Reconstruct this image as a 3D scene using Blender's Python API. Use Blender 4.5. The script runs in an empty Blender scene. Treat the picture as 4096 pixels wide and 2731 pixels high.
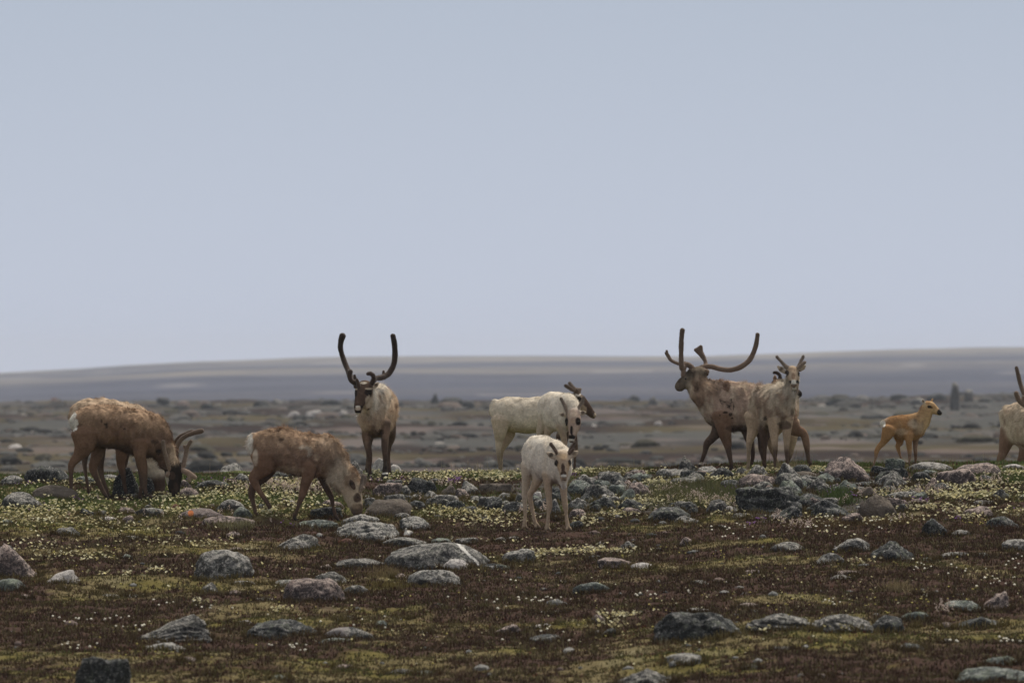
import bpy, math
import numpy as np

# ------------------------------------------------------------------ camera, sky, sun, exposure
SC = bpy.context.scene
COL = SC.collection
F = 300.0 / 36.0 * 4096.0          # focal length in photo pixels
HOR = 1480.0                       # row of the true horizon
D2 = 116.0                         # distance of the crest
cam_d = bpy.data.cameras.new("camera")
cam = bpy.data.objects.new("camera", cam_d); COL.objects.link(cam)
cam_d.lens = 300; cam_d.sensor_width = 36; cam_d.sensor_fit = 'HORIZONTAL'
cam_d.shift_y = (HOR - 1365.5) / 4096.0
cam_d.clip_start = 0.5; cam_d.clip_end = 60000
cam.location = (0, 0, 0); cam.rotation_euler = (math.radians(90), 0, 0)
cam_d.dof.use_dof = True; cam_d.dof.focus_distance = 106.0; cam_d.dof.aperture_fstop = 5.4
SC.camera = cam
SC.cycles.volume_bounces = 2
SC.cycles.max_bounces = 8
W = bpy.data.worlds.new("World"); SC.world = W; W.use_nodes = True
wn = W.node_tree.nodes; wl = W.node_tree.links; wn.clear()
SUN_EL, SUN_AZ = math.radians(62), math.radians(35)
wo = wn.new("ShaderNodeOutputWorld")
sky = wn.new("ShaderNodeTexSky"); sky.sky_type = 'NISHITA'; sky.sun_disc = False
sky.sun_elevation = SUN_EL; sky.sun_rotation = SUN_AZ
bg1 = wn.new("ShaderNodeBackground"); bg1.inputs[1].default_value = 0.06
bg2 = wn.new("ShaderNodeBackground"); bg2.inputs[1].default_value = 1.0
mx = wn.new("ShaderNodeMixShader"); mx.inputs[0].default_value = 0.9
tc = wn.new("ShaderNodeTexCoord"); sx = wn.new("ShaderNodeSeparateXYZ")
rp = wn.new("ShaderNodeValToRGB")
cr = rp.color_ramp
cr.elements[0].position = 0.0; cr.elements[0].color = (0.495, 0.545, 0.66, 1)
cr.elements[1].position = 1.0; cr.elements[1].color = (0.56, 0.55, 0.53, 1)
e = cr.elements.new(0.045); e.color = (0.395, 0.45, 0.552, 1)
e = cr.elements.new(0.35); e.color = (0.44, 0.445, 0.46, 1)
wl.new(tc.outputs['Generated'], sx.inputs[0]); wl.new(sx.outputs['Z'], rp.inputs[0])
wl.new(rp.outputs[0], bg2.inputs[0]); wl.new(sky.outputs[0], bg1.inputs[0])
wl.new(bg1.outputs[0], mx.inputs[1]); wl.new(bg2.outputs[0], mx.inputs[2]); wl.new(mx.outputs[0], wo.inputs[0])
sd = bpy.data.lights.new("sun", 'SUN'); sd.energy = 3.2; sd.angle = math.radians(12); sd.color = (1.0, 0.93, 0.82)
sun = bpy.data.objects.new("sun", sd); COL.objects.link(sun)
# light comes from high up, a little behind and to the right of the herd
sun.rotation_euler = (math.radians(90) - SUN_EL, 0, math.radians(180) - SUN_AZ)
SC.view_settings.view_transform = 'Standard'; SC.view_settings.look = 'None'
SC.view_settings.exposure = 0.22; SC.view_settings.gamma = 1.0

# ------------------------------------------------------------------ helpers
def hash3(i, j, k, seed):
    h = (i.astype(np.int64) * 374761393 + j.astype(np.int64) * 668265263 + k.astype(np.int64) * 2147483647 + seed * 974634777) & 0xFFFFFFFF
    h = ((h ^ (h >> 13)) * 1274126177) & 0xFFFFFFFF
    h = ((h ^ (h >> 16)) * 2246822519) & 0xFFFFFFFF
    return ((h ^ (h >> 15)) & 0xFFFF).astype(np.float32) / 32767.5 - 1.0

def vn(P, scale=1.0, seed=0):
    """smooth value noise in -1..1 at points P (...,3)"""
    Q = np.asarray(P, dtype=np.float64) * scale + 1000.0
    i = np.floor(Q).astype(np.int64); f = (Q - i)
    f = f * f * (3 - 2 * f)
    r = 0
    for a in (0, 1):
        wa = f[..., 0] if a else 1 - f[..., 0]
        for b in (0, 1):
            wb = f[..., 1] if b else 1 - f[..., 1]
            for c in (0, 1):
                wc = f[..., 2] if c else 1 - f[..., 2]
                r = r + wa * wb * wc * hash3(i[..., 0] + a, i[..., 1] + b, i[..., 2] + c, seed)
    return r

def fbm(P, scale=1.0, seed=0, octv=3, gain=0.5):
    r = 0; a = 1.0; t = 0
    for o in range(octv):
        r = r + a * vn(P, scale * 2 ** o, seed + o * 17); t += a; a *= gain
    return r / t

def xy(x, y, z=0.0):
    x, y = np.broadcast_arrays(np.asarray(x, float), np.asarray(y, float))
    return np.stack([x, y, np.full_like(x, z)], -1)

def sstep(a, b, v):
    t = np.clip((np.asarray(v, float) - a) / (b - a), 0, 1); return t * t * (3 - 2 * t)

def mesh_np(name, V, T, cols=None, mats=None, smooth=True, quads=False, loc=None, parent=None, link=True):
    """V (n,3) in world space, T (m,3|4); cols (n,3) point colour"""
    V = np.asarray(V, np.float32); T = np.asarray(T, np.int32)
    if loc is not None: V = V - np.asarray(loc, np.float32)
    me = bpy.data.meshes.new(name)
    m, k = T.shape
    me.vertices.add(len(V)); me.vertices.foreach_set("co", V.ravel())
    me.loops.add(m * k); me.loops.foreach_set("vertex_index", T.ravel())
    me.polygons.add(m)
    me.polygons.foreach_set("loop_start", np.arange(0, m * k, k, dtype=np.int32))
    me.polygons.foreach_set("loop_total", np.full(m, k, np.int32))
    me.polygons.foreach_set("use_smooth", np.full(m, smooth, bool))
    me.update(calc_edges=True)
    if cols is not None:
        ca = me.color_attributes.new("Col", 'FLOAT_COLOR', 'POINT')
        c4 = np.ones((len(V), 4), np.float32); c4[:, :3] = cols
        ca.data.foreach_set("color", c4.ravel())
    if mats is not None: me.materials.append(mats)
    o = bpy.data.objects.new(name, me)
    if loc is not None: o.location = [float(v) for v in loc]
    if link: COL.objects.link(o)
    if parent is not None:
        o.parent = parent
        if loc is None: pass
    return o

def tag(o, label=None, cat=None, group=None, kind=None):
    if label: o["label"] = label
    if cat: o["category"] = cat
    if group: o["group"] = group
    if kind: o["kind"] = kind
    return o

def col_material(name, rough=0.9, noise=0.25, nscale=30.0, spec=0.15, bump=0.0, bscale=60.0, sheen=0.0):
    m = bpy.data.materials.new(name); m.use_nodes = True
    n = m.node_tree.nodes; l = m.node_tree.links; b = n["Principled BSDF"]
    at = n.new("ShaderNodeAttribute"); at.attribute_name = "Col"
    t = n.new("ShaderNodeTexCoord"); nz = n.new("ShaderNodeTexNoise"); nz.inputs['Scale'].default_value = nscale; nz.inputs['Detail'].default_value = 4
    l.new(t.outputs['Object'], nz.inputs['Vector'])
    mr = n.new("ShaderNodeMapRange"); mr.inputs[1].default_value = 0.3; mr.inputs[2].default_value = 0.7
    mr.inputs[3].default_value = 1 - noise; mr.inputs[4].default_value = 1 + noise
    l.new(nz.outputs[0], mr.inputs[0])
    vm = n.new("ShaderNodeVectorMath"); vm.operation = 'SCALE'
    l.new(at.outputs['Color'], vm.inputs[0]); l.new(mr.outputs[0], vm.inputs['Scale'])
    l.new(vm.outputs[0], b.inputs['Base Color'])
    b.inputs['Roughness'].default_value = rough; b.inputs['Specular IOR Level'].default_value = spec
    if sheen: b.inputs['Sheen Weight'].default_value = sheen
    if bump:
        n2 = n.new("ShaderNodeTexNoise"); n2.inputs['Scale'].default_value = bscale; n2.inputs['Detail'].default_value = 3
        l.new(t.outputs['Object'], n2.inputs['Vector'])
        bp = n.new("ShaderNodeBump"); bp.inputs['Strength'].default_value = 0.8; bp.inputs['Distance'].default_value = bump
        l.new(n2.outputs[0], bp.inputs['Height']); l.new(bp.outputs[0], b.inputs['Normal'])
    return m

# ------------------------------------------------------------------ terrain height
ROWX = np.array([-4000, 0, 300, 500, 800, 1300, 2000, 2800, 3300, 3700, 4096, 8000.0])
ROWT = np.array([1500, 1492, 1478, 1462, 1448, 1432, 1428, 1422, 1405, 1398, 1390, 1385.0])
MIDX = np.array([-4000, 0, 900, 1500, 2100, 2700, 3300, 3900, 8000.0])
MIDR = np.array([1625, 1625, 1612, 1606, 1612, 1606, 1598, 1592, 1592.0])
FEET = []                    # (x, y, z) that the ground must pass through
_fw = None
def base_z(x, y):
    """height of the ground without hummocks, camera at 0"""
    x, y = np.broadcast_arrays(np.asarray(x, float), np.asarray(y, float))
    yy = np.maximum(y, 60.0)
    px = 2048 + F * x / yy
    row = 1900 + 6 * sstep(900, 0, px) - 40 * sstep(2100, 3250, px)
    hc = (row - HOR) * D2 / F
    h = hc + 0.028 * np.maximum(D2 - yy, 0) + 0.0030 * np.maximum(yy - D2, 0) ** 2
    midrow = np.interp(px, MIDX, MIDR)
    hm = (midrow - HOR) * 1200 / F
    hp = 4.55 + (hm - 4.55) * sstep(300, 1150, yy)
    hp = hp + 0.16 * vn(xy(x, yy), 1 / 23.0, 5) * sstep(150, 260, yy) + 0.40 * vn(xy(x, yy), 1 / 75.0, 6) * sstep(250, 500, yy)
    k = 1.2                                           # smooth minimum of slope and plain
    hh = np.clip(0.5 + 0.5 * (h - hp) / k, 0, 1)
    h = h * (1 - hh) + hp * hh - k * hh * (1 - hh)
    h = h + 11 * sstep(1230, 1700, yy)
    ztop = (HOR - np.interp(px, ROWX, ROWT)) / F * 6500
    t = np.clip((yy - 1700) / 4800.0, 0, 1)
    zf = -15.5 + (ztop + 15.5) * t ** 1.15 + 2.0 * vn(xy(x, yy), 1 / 900.0, 8) * t * (1 - t) * 4
    zf = zf - 30 * sstep(6500, 9500, yy)
    return np.where(yy > 1700, zf, -h)

def hum(x, y):
    P = xy(x, y)
    w = sstep(60, 68, y) * (1 - sstep(150, 200, y))
    n = 0.045 * vn(P, 0.8, 11) + 0.032 * vn(P, 2.1, 12) + 0.016 * vn(P, 5.0, 13) + 0.008 * vn(P, 11.0, 14)
    n = n * 1.15 * (0.55 + 0.45 * (1 - sstep(110, 118, y)))
    return n * w
def ground_z(x, y):
    z = base_z(x, y) + hum(x, y)
    if _fw is not None:
        for (fx, fy), w in zip(*_fw):
            z = z + w * np.exp(-((x - fx) ** 2 + (y - fy) ** 2) / (2 * 0.20 ** 2))
    return z
def fit_feet():
    global _fw
    P = np.array(FEET); n = len(P)
    res = P[:, 2] - (base_z(P[:, 0], P[:, 1]) + hum(P[:, 0], P[:, 1]))
    res = np.clip(res, -0.16, 0.16)
    d2 = ((P[:, None, :2] - P[None, :, :2]) ** 2).sum(-1)
    K = np.exp(-d2 / (2 * 0.20 ** 2)) + 0.02 * np.eye(n)
    w = np.linalg.solve(K, res)
    print("foot residuals", np.round(P[:, 2] - (base_z(P[:, 0], P[:, 1]) + hum(P[:, 0], P[:, 1])), 2).tolist())
    _fw = (P[:, :2].tolist(), w.tolist())
def dist_of_row(px, py):
    """distance at which the smooth ground is seen in row py of column px"""
    ys = np.arange(64, 135, 0.1)
    r = HOR - F * base_z((px - 2048) / F * ys, ys) / ys
    ok = np.nonzero(r <= py)[0]
    return float(ys[ok[0]]) if len(ok) else 117.0
# ------------------------------------------------------------------ bodies: smooth union of tapered elliptical tubes
PAL = dict(tan=(.38,.262,.172), ltan=(.50,.38,.27), br=(.165,.098,.064), mbr=(.24,.156,.108), dk=(.075,.048,.035), blk=(.022,.017,.014),
           crm=(.59,.52,.42), pale=(.68,.615,.52), wht=(.74,.71,.64), leg=(.095,.063,.047), pleg=(.40,.30,.21), greyc=(.49,.40,.30),
           org=(.33,.185,.085), lorg=(.47,.32,.175), velv=(.155,.105,.075), dvelv=(.055,.034,.025), gvelv=(.30,.235,.185), hoof=(.022,.02,.019),
           mud=(.26,.20,.14), tvelv=(.24,.17,.125), rose=(.41,.30,.235))

def chain_fine(nodes, sub=3):
    N = np.array([list(n[:4]) + [n[4] if len(n) > 4 and n[4] else n[3]] for n in nodes], float)
    cn = []; c = None
    for n in nodes:
        if len(n) > 5: c = n[5]
        cn.append(c)
    if len(N) == 1: return N, cn
    out = []; oc = []
    for i in range(len(N) - 1):
        p0 = N[max(i - 1, 0)]; p1 = N[i]; p2 = N[i + 1]; p3 = N[min(i + 2, len(N) - 1)]
        for s in range(sub):
            t = s / sub
            q = 0.5 * ((2 * p1) + (-p0 + p2) * t + (2 * p0 - 5 * p1 + 4 * p2 - p3) * t * t + (-p0 + 3 * p1 - 3 * p2 + p3) * t ** 3)
            q[3:] = p1[3:] * (1 - t) + p2[3:] * t
            out.append(q); oc.append((i, t))
    out.append(N[-1]); oc.append((len(N) - 1, 0.0))
    return np.array(out), [(cn[i], cn[min(i + 1, len(N) - 1)], t) for i, t in oc]

def seg_dist(P, A, B, S):
    """A,B = (x,y,z,a,b) ; returns elliptical distance and parameter"""
    a3, b3 = A[:3], B[:3]; ab = b3 - a3; L2 = max(float(ab @ ab), 1e-12)
    q = P - a3; t = np.clip((q @ ab) / L2, 0, 1)
    td = ab / math.sqrt(L2)
    s = S - (S @ td) * td; s = s / max(np.linalg.norm(s), 1e-6); u = np.cross(td, s)
    q = q - t[..., None] * ab
    a = A[3] + (B[3] - A[3]) * t; b = A[4] + (B[4] - A[4]) * t; m = np.minimum(a, b)
    return (np.sqrt(((q @ u) / a) ** 2 + ((q @ s) / b) ** 2 + ((q @ td) / m) ** 2) - 1) * m, t

def surface_nets(D, org, h):
    nx, ny, nz = D.shape
    ins = D < 0
    I = ins.astype(np.int8)
    cnt = np.zeros((nx - 1, ny - 1, nz - 1), np.int8)
    for a in (0, 1):
        for b in (0, 1):
            for c in (0, 1): cnt += I[a:nx - 1 + a, b:ny - 1 + b, c:nz - 1 + c]
    cells = np.argwhere((cnt > 0) & (cnt < 8))
    idx = np.full(cnt.shape, -1, np.int64); idx[tuple(cells.T)] = np.arange(len(cells))
    acc = np.zeros((len(cells), 3)); num = np.zeros(len(cells))
    cs = [(a, b, c) for a in (0, 1) for b in (0, 1) for c in (0, 1)]
    for c0 in cs:
        for ax in range(3):
            if c0[ax]: continue
            c1 = list(c0); c1[ax] = 1
            d0 = D[cells[:, 0] + c0[0], cells[:, 1] + c0[1], cells[:, 2] + c0[2]]
            d1 = D[cells[:, 0] + c1[0], cells[:, 1] + c1[1], cells[:, 2] + c1[2]]
            m = (d0 < 0) != (d1 < 0)
            t = np.where(m, d0 / np.where(m, d0 - d1, 1), 0)
            p = np.tile(np.array(c0, float), (len(cells), 1)); p[:, ax] += t
            acc[m] += p[m]; num[m] += 1
    V = (cells + acc / np.maximum(num, 1)[:, None]) * h + org
    Q = []
    for ax in range(3):
        o1, o2 = [(1, 2), (2, 0), (0, 1)][ax]
        sl0 = [slice(None)] * 3; sl1 = [slice(None)] * 3
        sl0[ax] = slice(0, -1); sl1[ax] = slice(1, None)
        e = np.argwhere(ins[tuple(sl0)] != ins[tuple(sl1)])
        e = e[(e[:, o1] > 0) & (e[:, o2] > 0) & (e[:, o1] < D.shape[o1] - 1) & (e[:, o2] < D.shape[o2] - 1)]
        if not len(e): continue
        flip = ins[tuple(e.T)]
        def at(d1, d2):
            c = e.copy(); c[:, o1] += d1; c[:, o2] += d2
            return idx[tuple(c.T)]
        q = np.stack([at(-1, -1), at(0, -1), at(0, 0), at(-1, 0)], 1)
        q[~flip] = q[~flip][:, ::-1]
        Q.append(q)
    Q = np.concatenate(Q); Q = Q[(Q >= 0).all(1)]
    return V, Q

def lap_smooth(V, Q, it=1, lam=0.5):
    E = np.concatenate([Q[:, [0, 1]], Q[:, [1, 2]], Q[:, [2, 3]], Q[:, [3, 0]]])
    for _ in range(it):
        s = np.zeros_like(V); c = np.zeros(len(V))
        for a, b in ((0, 1), (1, 0)):
            for k in range(3): s[:, k] += np.bincount(E[:, a], V[E[:, b], k], len(V))
            c += np.bincount(E[:, a], minlength=len(V))
        V = V + lam * (s / np.maximum(c, 1)[:, None] - V)
    return V

def vnormals(V, Q):
    n = np.cross(V[Q[:, 2]] - V[Q[:, 0]], V[Q[:, 3]] - V[Q[:, 1]])
    N = np.zeros_like(V)
    for k in range(4):
        for a in range(3): N[:, a] += np.bincount(Q[:, k], n[:, a], len(V))
    return N / np.maximum(np.linalg.norm(N, axis=1), 1e-12)[:, None]

def build_field(chains, h, bk):
    """chains: list of dict(N=fine nodes in metres, S=side, k=blend)"""
    lo = np.min([c['N'][:, :3].min(0) - c['N'][:, 3:].max() for c in chains], 0) - 3 * h - 0.01
    hi = np.max([c['N'][:, :3].max(0) + c['N'][:, 3:].max() for c in chains], 0) + 3 * h + 0.01
    n = np.ceil((hi - lo) / h).astype(int) + 1
    D = np.full(n, 0.3, np.float32)
    for c in chains:
        N = c['N']; pad = c['k'] + 2 * h
        cl = np.clip(((N[:, :3].min(0) - N[:, 3:].max() - pad - lo) / h).astype(int), 0, n)
        ch = np.clip(((N[:, :3].max(0) + N[:, 3:].max() + pad - lo) / h).astype(int) + 2, 0, n)
        C = np.full(ch - cl, 0.3, np.float32)
        for i in range(max(len(N) - 1, 1)):
            A = N[i]; B = N[min(i + 1, len(N) - 1)]
            r = max(A[3], A[4], B[3], B[4]) + pad
            l = np.clip(((np.minimum(A[:3], B[:3]) - r - lo) / h).astype(int), cl, ch)
            g = np.clip(((np.maximum(A[:3], B[:3]) + r - lo) / h).astype(int) + 2, cl, ch)
            if (g <= l).any(): continue
            ax = [lo[k] + h * np.arange(l[k], g[k]) for k in range(3)]
            P = np.stack(np.meshgrid(*ax, indexing='ij'), -1)
            d, _ = seg_dist(P, A, B, c['S'])
            s = tuple(slice(l[k] - cl[k], g[k] - cl[k]) for k in range(3))
            C[s] = np.minimum(C[s], d)
        s = tuple(slice(cl[k], ch[k]) for k in range(3))
        a = D[s]; k = max(c['k'], 1e-4)
        hh = np.clip(0.5 + 0.5 * (a - C) / k, 0, 1)
        D[s] = a * (1 - hh) + C * hh - k * hh * (1 - hh)
    return D, lo

class Beast:
    def __init__(s, name, label, cat, group, crop, sc, foot, depth_dir, side, seed):
        s.name, s.label, s.cat, s.group = name, label, cat, group
        s.cx, s.cy, s.sc = crop[0], crop[1], sc
        fx, fy = s.cx + foot[0] / sc, s.cy + foot[1] / sc
        s.d = foot[2] if len(foot) > 2 else dist_of_row(fx, fy)
        s.ppm = sc * F / s.d
        s.S = np.array(side, float) / np.linalg.norm(side)      # body side direction
        s.Fd = np.array(depth_dir, float) / np.linalg.norm(depth_dir)   # body forward direction
        s.ch = []; s.spots = []; s.ant = []; s.seed = seed; s.eyes = []; s.fb = None
        s.furk = 1.0; s.curl = 0.9
    def P(s, x, y, dep=0):
        dist = s.d + dep / s.ppm
        return np.array([(s.cx + x / s.sc - 2048) / F * dist, dist, (HOR - (s.cy + y / s.sc)) / F * dist])
    def conv(s, nodes):
        N, cn = chain_fine(nodes)
        M = np.zeros((len(N), 5))
        for i, n in enumerate(N):
            M[i, :3] = s.P(*n[:3]); M[i, 3:] = n[3:5] / s.ppm
        return M, cn
    def tube(s, nodes, col, fur=0.0, k=0.03, side=None):
        if fur >= .55 and len(nodes) >= 6: nodes = [(n[0], n[1], n[2], n[3], (n[4] if len(n) > 4 else n[3]) * .9) for n in nodes]
        M, cn = s.conv(nodes)
        S = s.S if side is None else np.array(side, float)
        C = np.array([np.array(PAL[c0 or col]) * (1 - t) + np.array(PAL[c1 or c0 or col]) * t for c0, c1, t in cn]) if len(nodes) > 1 else np.array([PAL[col]])
        s.ch.append(dict(N=M, S=S, k=k, C=C, fur=fur))
    def leg(s, nodes, col='leg', k=0.02, splay=0.45, hoofcol='hoof', hs=1.0, low=None):
        full = nodes[-1]; n_ = len(nodes)
        adj = []
        for i, nd in enumerate(nodes):      # slim cannon bones, knees and fetlocks left full
            nd = list(nd); f_ = 1.0
            if i < 2 and abs(s.S[1]) > .9: nd[2] *= 1.35      # shoulder and thigh muscles stand out from the trunk
            if i in (n_ - 2, n_ - 3): f_ = .80
            if i == n_ - 1: f_ = .62; nd[1] = nd[1] - nd[3] * .75
            nd[3] *= f_
            if len(nd) > 4 and nd[4]: nd[4] *= f_
            adj.append(tuple(nd))
        nodes = adj
        if low:      # colour change down the leg
            nodes = [tuple(n) + (None,) * (5 - len(n)) + ((col if i < len(nodes) - 3 else low),) for i, n in enumerate(nodes)]
        s.tube(nodes, col, 0.10, k)
        x, y, dep, r = full[:4]
        b = s.P(x, y, dep); R = r / s.ppm * hs
        fwd = s.Fd.copy(); fwd[2] = 0; fwd /= np.linalg.norm(fwd)
        for sg in (-1, 1):
            a = b + s.S * sg * R * .22 + np.array([0, 0, R * 0.75])
            e = b + s.S * sg * R * (.30 + splay * .75) + fwd * R * 0.8 - np.array([0, 0, R * 0.50])
            M = np.array([[*a, R * .48, R * .40], [*(a * .45 + e * .55), R * .52, R * .38], [*e, R * .26, R * .28]])
            s.ch.append(dict(N=M, S=s.S, k=0.006, C=np.array([PAL[hoofcol if col != 'pleg' else 'mud']] * 2 + [PAL['dk' if hoofcol == 'mud' else hoofcol]]), fur=0.0))
        g = b.copy() + fwd * R * 0.3; g[2] -= R * 0.62 + .012
        FEET.append((g[0], g[1], g[2]))
    def ear(s, base, tip, w, col, inner='dk', dep=0, k=0.012, side=(0.15, 1, 0.1)):
        mx_, my_ = (base[0] * .45 + tip[0] * .55), (base[1] * .45 + tip[1] * .55)
        s.tube([(base[0], base[1], dep, w * .55, w * .45), (mx_, my_, dep, w, w * .34), (tip[0], tip[1], dep, w * .3, w * .2)], col, 0.06, k, side)
        if inner: s.spots.append((mx_, my_, w * .62, w * .62, inner, 0.8, dep))  # painted spot stands in for the shaded hollow of the ear
    def spot(s, x, y, rx, ry, col, st=1.0, dep=None):
        s.spots.append((x, y, rx, ry, col, st, dep))
    def antler(s, chains, col='velv', tip=None):
        out = []
        for nodes in chains:
            M, cn = s.conv(nodes)
            out.append(dict(N=M, S=np.array([0, 1., 0]), k=0.015, C=np.array([PAL[col]] * len(M)), fur=0))
        s.ant.append((out, col))
    def eye(s, x, y, dep, r=9): s.eyes.append((x, y, dep, r))
    def paint(s, chains, V, nv):
        acc = np.zeros((len(V), 3)); ws = np.zeros(len(V)); fur = np.zeros(len(V))
        for c in chains:
            N = c['N']; best = np.full(len(V), 1e3); bc = np.zeros((len(V), 3))
            for i in range(max(len(N) - 1, 1)):
                j = min(i + 1, len(N) - 1)
                d, t = seg_dist(V, N[i], N[j], c['S'])
                m = d < best; best[m] = d[m]
                cc = c['C'][i] + (c['C'][j] - c['C'][i]) * t[:, None]
                bc[m] = cc[m]
            w = np.exp(-np.clip(best, -0.02, 1) / 0.011)
            acc += bc * w[:, None]; ws += w; fur += c['fur'] * w
        return acc / np.maximum(ws, 1e-9)[:, None], fur / np.maximum(ws, 1e-9)
    def build(s, res=0.0115, mott=None, nstrand=14000, under=None, furlen=0.045, topc=None):
        D, lo = build_field(s.ch, res, 0.03)
        V, Q = surface_nets(D, lo, res)
        V = lap_smooth(V, Q, 1, 0.4)
        N = vnormals(V, Q)
        C, fur = s.paint(s.ch, V, N)
        # screen-plane markings, only on the side turned to where they are seen
        X = 2048 + F * V[:, 0] / V[:, 1]; Y = HOR - F * V[:, 2] / V[:, 1]
        X = (X - s.cx) * s.sc; Y = (Y - s.cy) * s.sc
        H = (s.fb - lo[2] if s.fb else 0)
        zt = V[:, 2]
        body = np.clip(fur, 0, 1)
        # patchy moulting coat: broad patches of a second tone, streaks, ragged dark gaps
        if mott:
            c2, c3, amt = mott
            n1 = fbm(V, 3.6, s.seed, 4, .6); n2 = fbm(V * np.array([1, 1, .45]), 13.0, s.seed + 5, 3); n3 = vn(V * np.array([1, 1, .6]), 8.0, s.seed + 9)
            w = sstep(0.02, 0.26, n1 + 0.45 * n2)[:, None] * amt * body[:, None]
            C = C * (1 - w) + np.array(PAL[c2]) * w
            w = (sstep(0.42, 0.62, n3 + 0.3 * n2) * (n1 > -.1))[:, None] * amt * 0.75 * body[:, None]
            C = C * (1 - w) + np.array(PAL[c3]) * w
        if topc:                          # colour of the back, upper part of the trunk
            cc, strength = topc
            z1 = V[fur > .5, 2].max(); z0 = V[fur > .5, 2].min()
            w = (sstep(0.50, 0.92, (zt - z0) / (z1 - z0) + 0.22 * fbm(V, 6.0, s.seed + 3)) * body * strength)[:, None]
            C = C * (1 - w) + np.array(PAL[cc]) * w
        if under:                         # darker belly colour, with underside shade painted into the down-facing coat
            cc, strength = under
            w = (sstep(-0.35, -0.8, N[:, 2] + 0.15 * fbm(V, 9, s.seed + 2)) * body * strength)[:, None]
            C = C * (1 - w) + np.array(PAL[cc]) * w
        # animal-wide shade variation of the hair itself
        C = C * (1 + 0.16 * fbm(V, 9.0, s.seed + 21, 3))[:, None]
        for (x, y, rx, ry, col, st, dep) in s.spots:
            q = ((X - x) / rx) ** 2 + ((Y - y) / ry) ** 2
            w = st * (sstep(1.25, 0.75, q + 0.55 * fbm(V * np.array([1, 1, .6]), 42, 3, 2)) if st >= .7 else sstep(1.7, 0.1, q + 0.3 * vn(V, 30, 3))) * (N[:, 1] < 0.3)
            if dep is not None:
                w = w * (np.abs((V[:, 1] - s.d) * s.ppm - dep) < 0.14 * s.ppm)
            C = C * (1 - w[:, None]) + np.array(PAL[col]) * w[:, None]
        C = C * (1 + 0.13 * fbm(V * np.array([1, 1, .5]), 34.0, s.seed + 23, 2))[:, None]
        # coat relief
        lump = 0.017 * fbm(V * np.array([1, 1, .55]), 9.0, s.seed + 31, 3, .5) + 0.007 * fbm(V * np.array([1, 1, .5]), 26, s.seed + 33, 2)
        V = V + N * (lump * body * s.furk)[:, None]
        org = s.P(*s.org) if hasattr(s, 'org') else np.array([V[:, 0].mean(), s.d, V[:, 2].min()])
        root = bpy.data.objects.new(s.name, None); COL.objects.link(root); root.location = [float(v) for v in org]
        root.empty_display_size = 0.2
        tag(root, s.label, s.cat, s.group)
        mesh_np("body", V - org, Q, C, MAT_FUR, parent=root)
        # coat hairs
        rng = np.random.default_rng(s.seed)
        tri = np.concatenate([Q[:, [0, 1, 2]], Q[:, [0, 2, 3]]])
        ar = np.linalg.norm(np.cross(V[tri[:, 1]] - V[tri[:, 0]], V[tri[:, 2]] - V[tri[:, 0]]), axis=1)
        wgt = ar * (0.05 + fur[tri[:, 0]]); wgt /= wgt.sum()
        ti = rng.choice(len(tri), nstrand, p=wgt)
        u = rng.random((nstrand, 2)); fl = u.sum(1) > 1; u[fl] = 1 - u[fl]
        b = np.stack([1 - u.sum(1), u[:, 0], u[:, 1]], 1)
        p = (V[tri[ti]] * b[..., None]).sum(1); nn = N[tri[ti, 0]]; cc = (C[tri[ti]] * b[..., None]).sum(1); ff = fur[tri[ti, 0]]
        flow = -s.Fd * 0.65 + np.array([0, 0, -0.75])
        flow = flow + s.curl * np.stack([vn(p, 16, s.seed + 41), vn(p, 16, s.seed + 42), vn(p, 16, s.seed + 43)], 1)
        flow = flow - (flow * nn).sum(1)[:, None] * nn
        dr = nn * (0.18 + 0.28 * rng.random((nstrand, 1))) + flow + rng.normal(0, .22, (nstrand, 3))
        dr /= np.linalg.norm(dr, axis=1)[:, None]
        clump = 0.45 + 1.25 * np.clip(vn(p, 17, s.seed + 44) + .25, 0, 1.2)
        L = (furlen * 0.80 * ff * clump * (0.5 + 0.8 * rng.random(nstrand)) + 0.004)[:, None]
        wd = np.cross(dr, nn); wd /= np.maximum(np.linalg.norm(wd, axis=1), 1e-6)[:, None]
        wd = wd * (0.0012 + 0.0018 * rng.random((nstrand, 1)))
        p0 = p - nn * 0.002
        VV = np.stack([p0 - wd, p0 + wd, p0 + dr * L], 1).reshape(-1, 3)
        var = (0.82 + 0.36 * rng.random((nstrand, 1))) * (1 + 0.28 * vn(p * np.array([1, 1, .45]), 20, s.seed + 46))[:, None]
        cs = cc * var
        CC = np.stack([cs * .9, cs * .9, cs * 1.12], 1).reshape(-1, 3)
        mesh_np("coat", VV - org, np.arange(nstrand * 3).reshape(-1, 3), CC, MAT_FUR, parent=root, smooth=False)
        for chains, col in s.ant:
            D, lo = build_field(chains, 0.0085, 0.015)
            V, Q = surface_nets(D, lo, 0.0085); V = lap_smooth(V, Q, 1, 0.5); N = vnormals(V, Q)
            V = V + N * (0.003 * fbm(V, 30, s.seed + 61) + 0.005 * vn(V, 9, s.seed + 64))[:, None]
            cv = np.tile(np.array(PAL[col]), (len(V), 1)) * (1 + 0.22 * fbm(V, 12, s.seed + 62))[:, None]
            cv = cv * (1.10 - .50 * sstep(V[:, 2].min(), V[:, 2].max(), V[:, 2]))[:, None]
            # velvet pile standing out from the beam
            m_ = 3500; qi = rng.integers(0, len(Q), m_); pp = V[Q[qi]].mean(1); nq = N[Q[qi, 0]] + rng.normal(0, .35, (m_, 3)); nq /= np.linalg.norm(nq, axis=1)[:, None]
            sd_ = np.cross(nq, rng.normal(0, 1, (m_, 3))); sd_ *= .0016 / np.maximum(np.linalg.norm(sd_, axis=1), 1e-6)[:, None]
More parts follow.
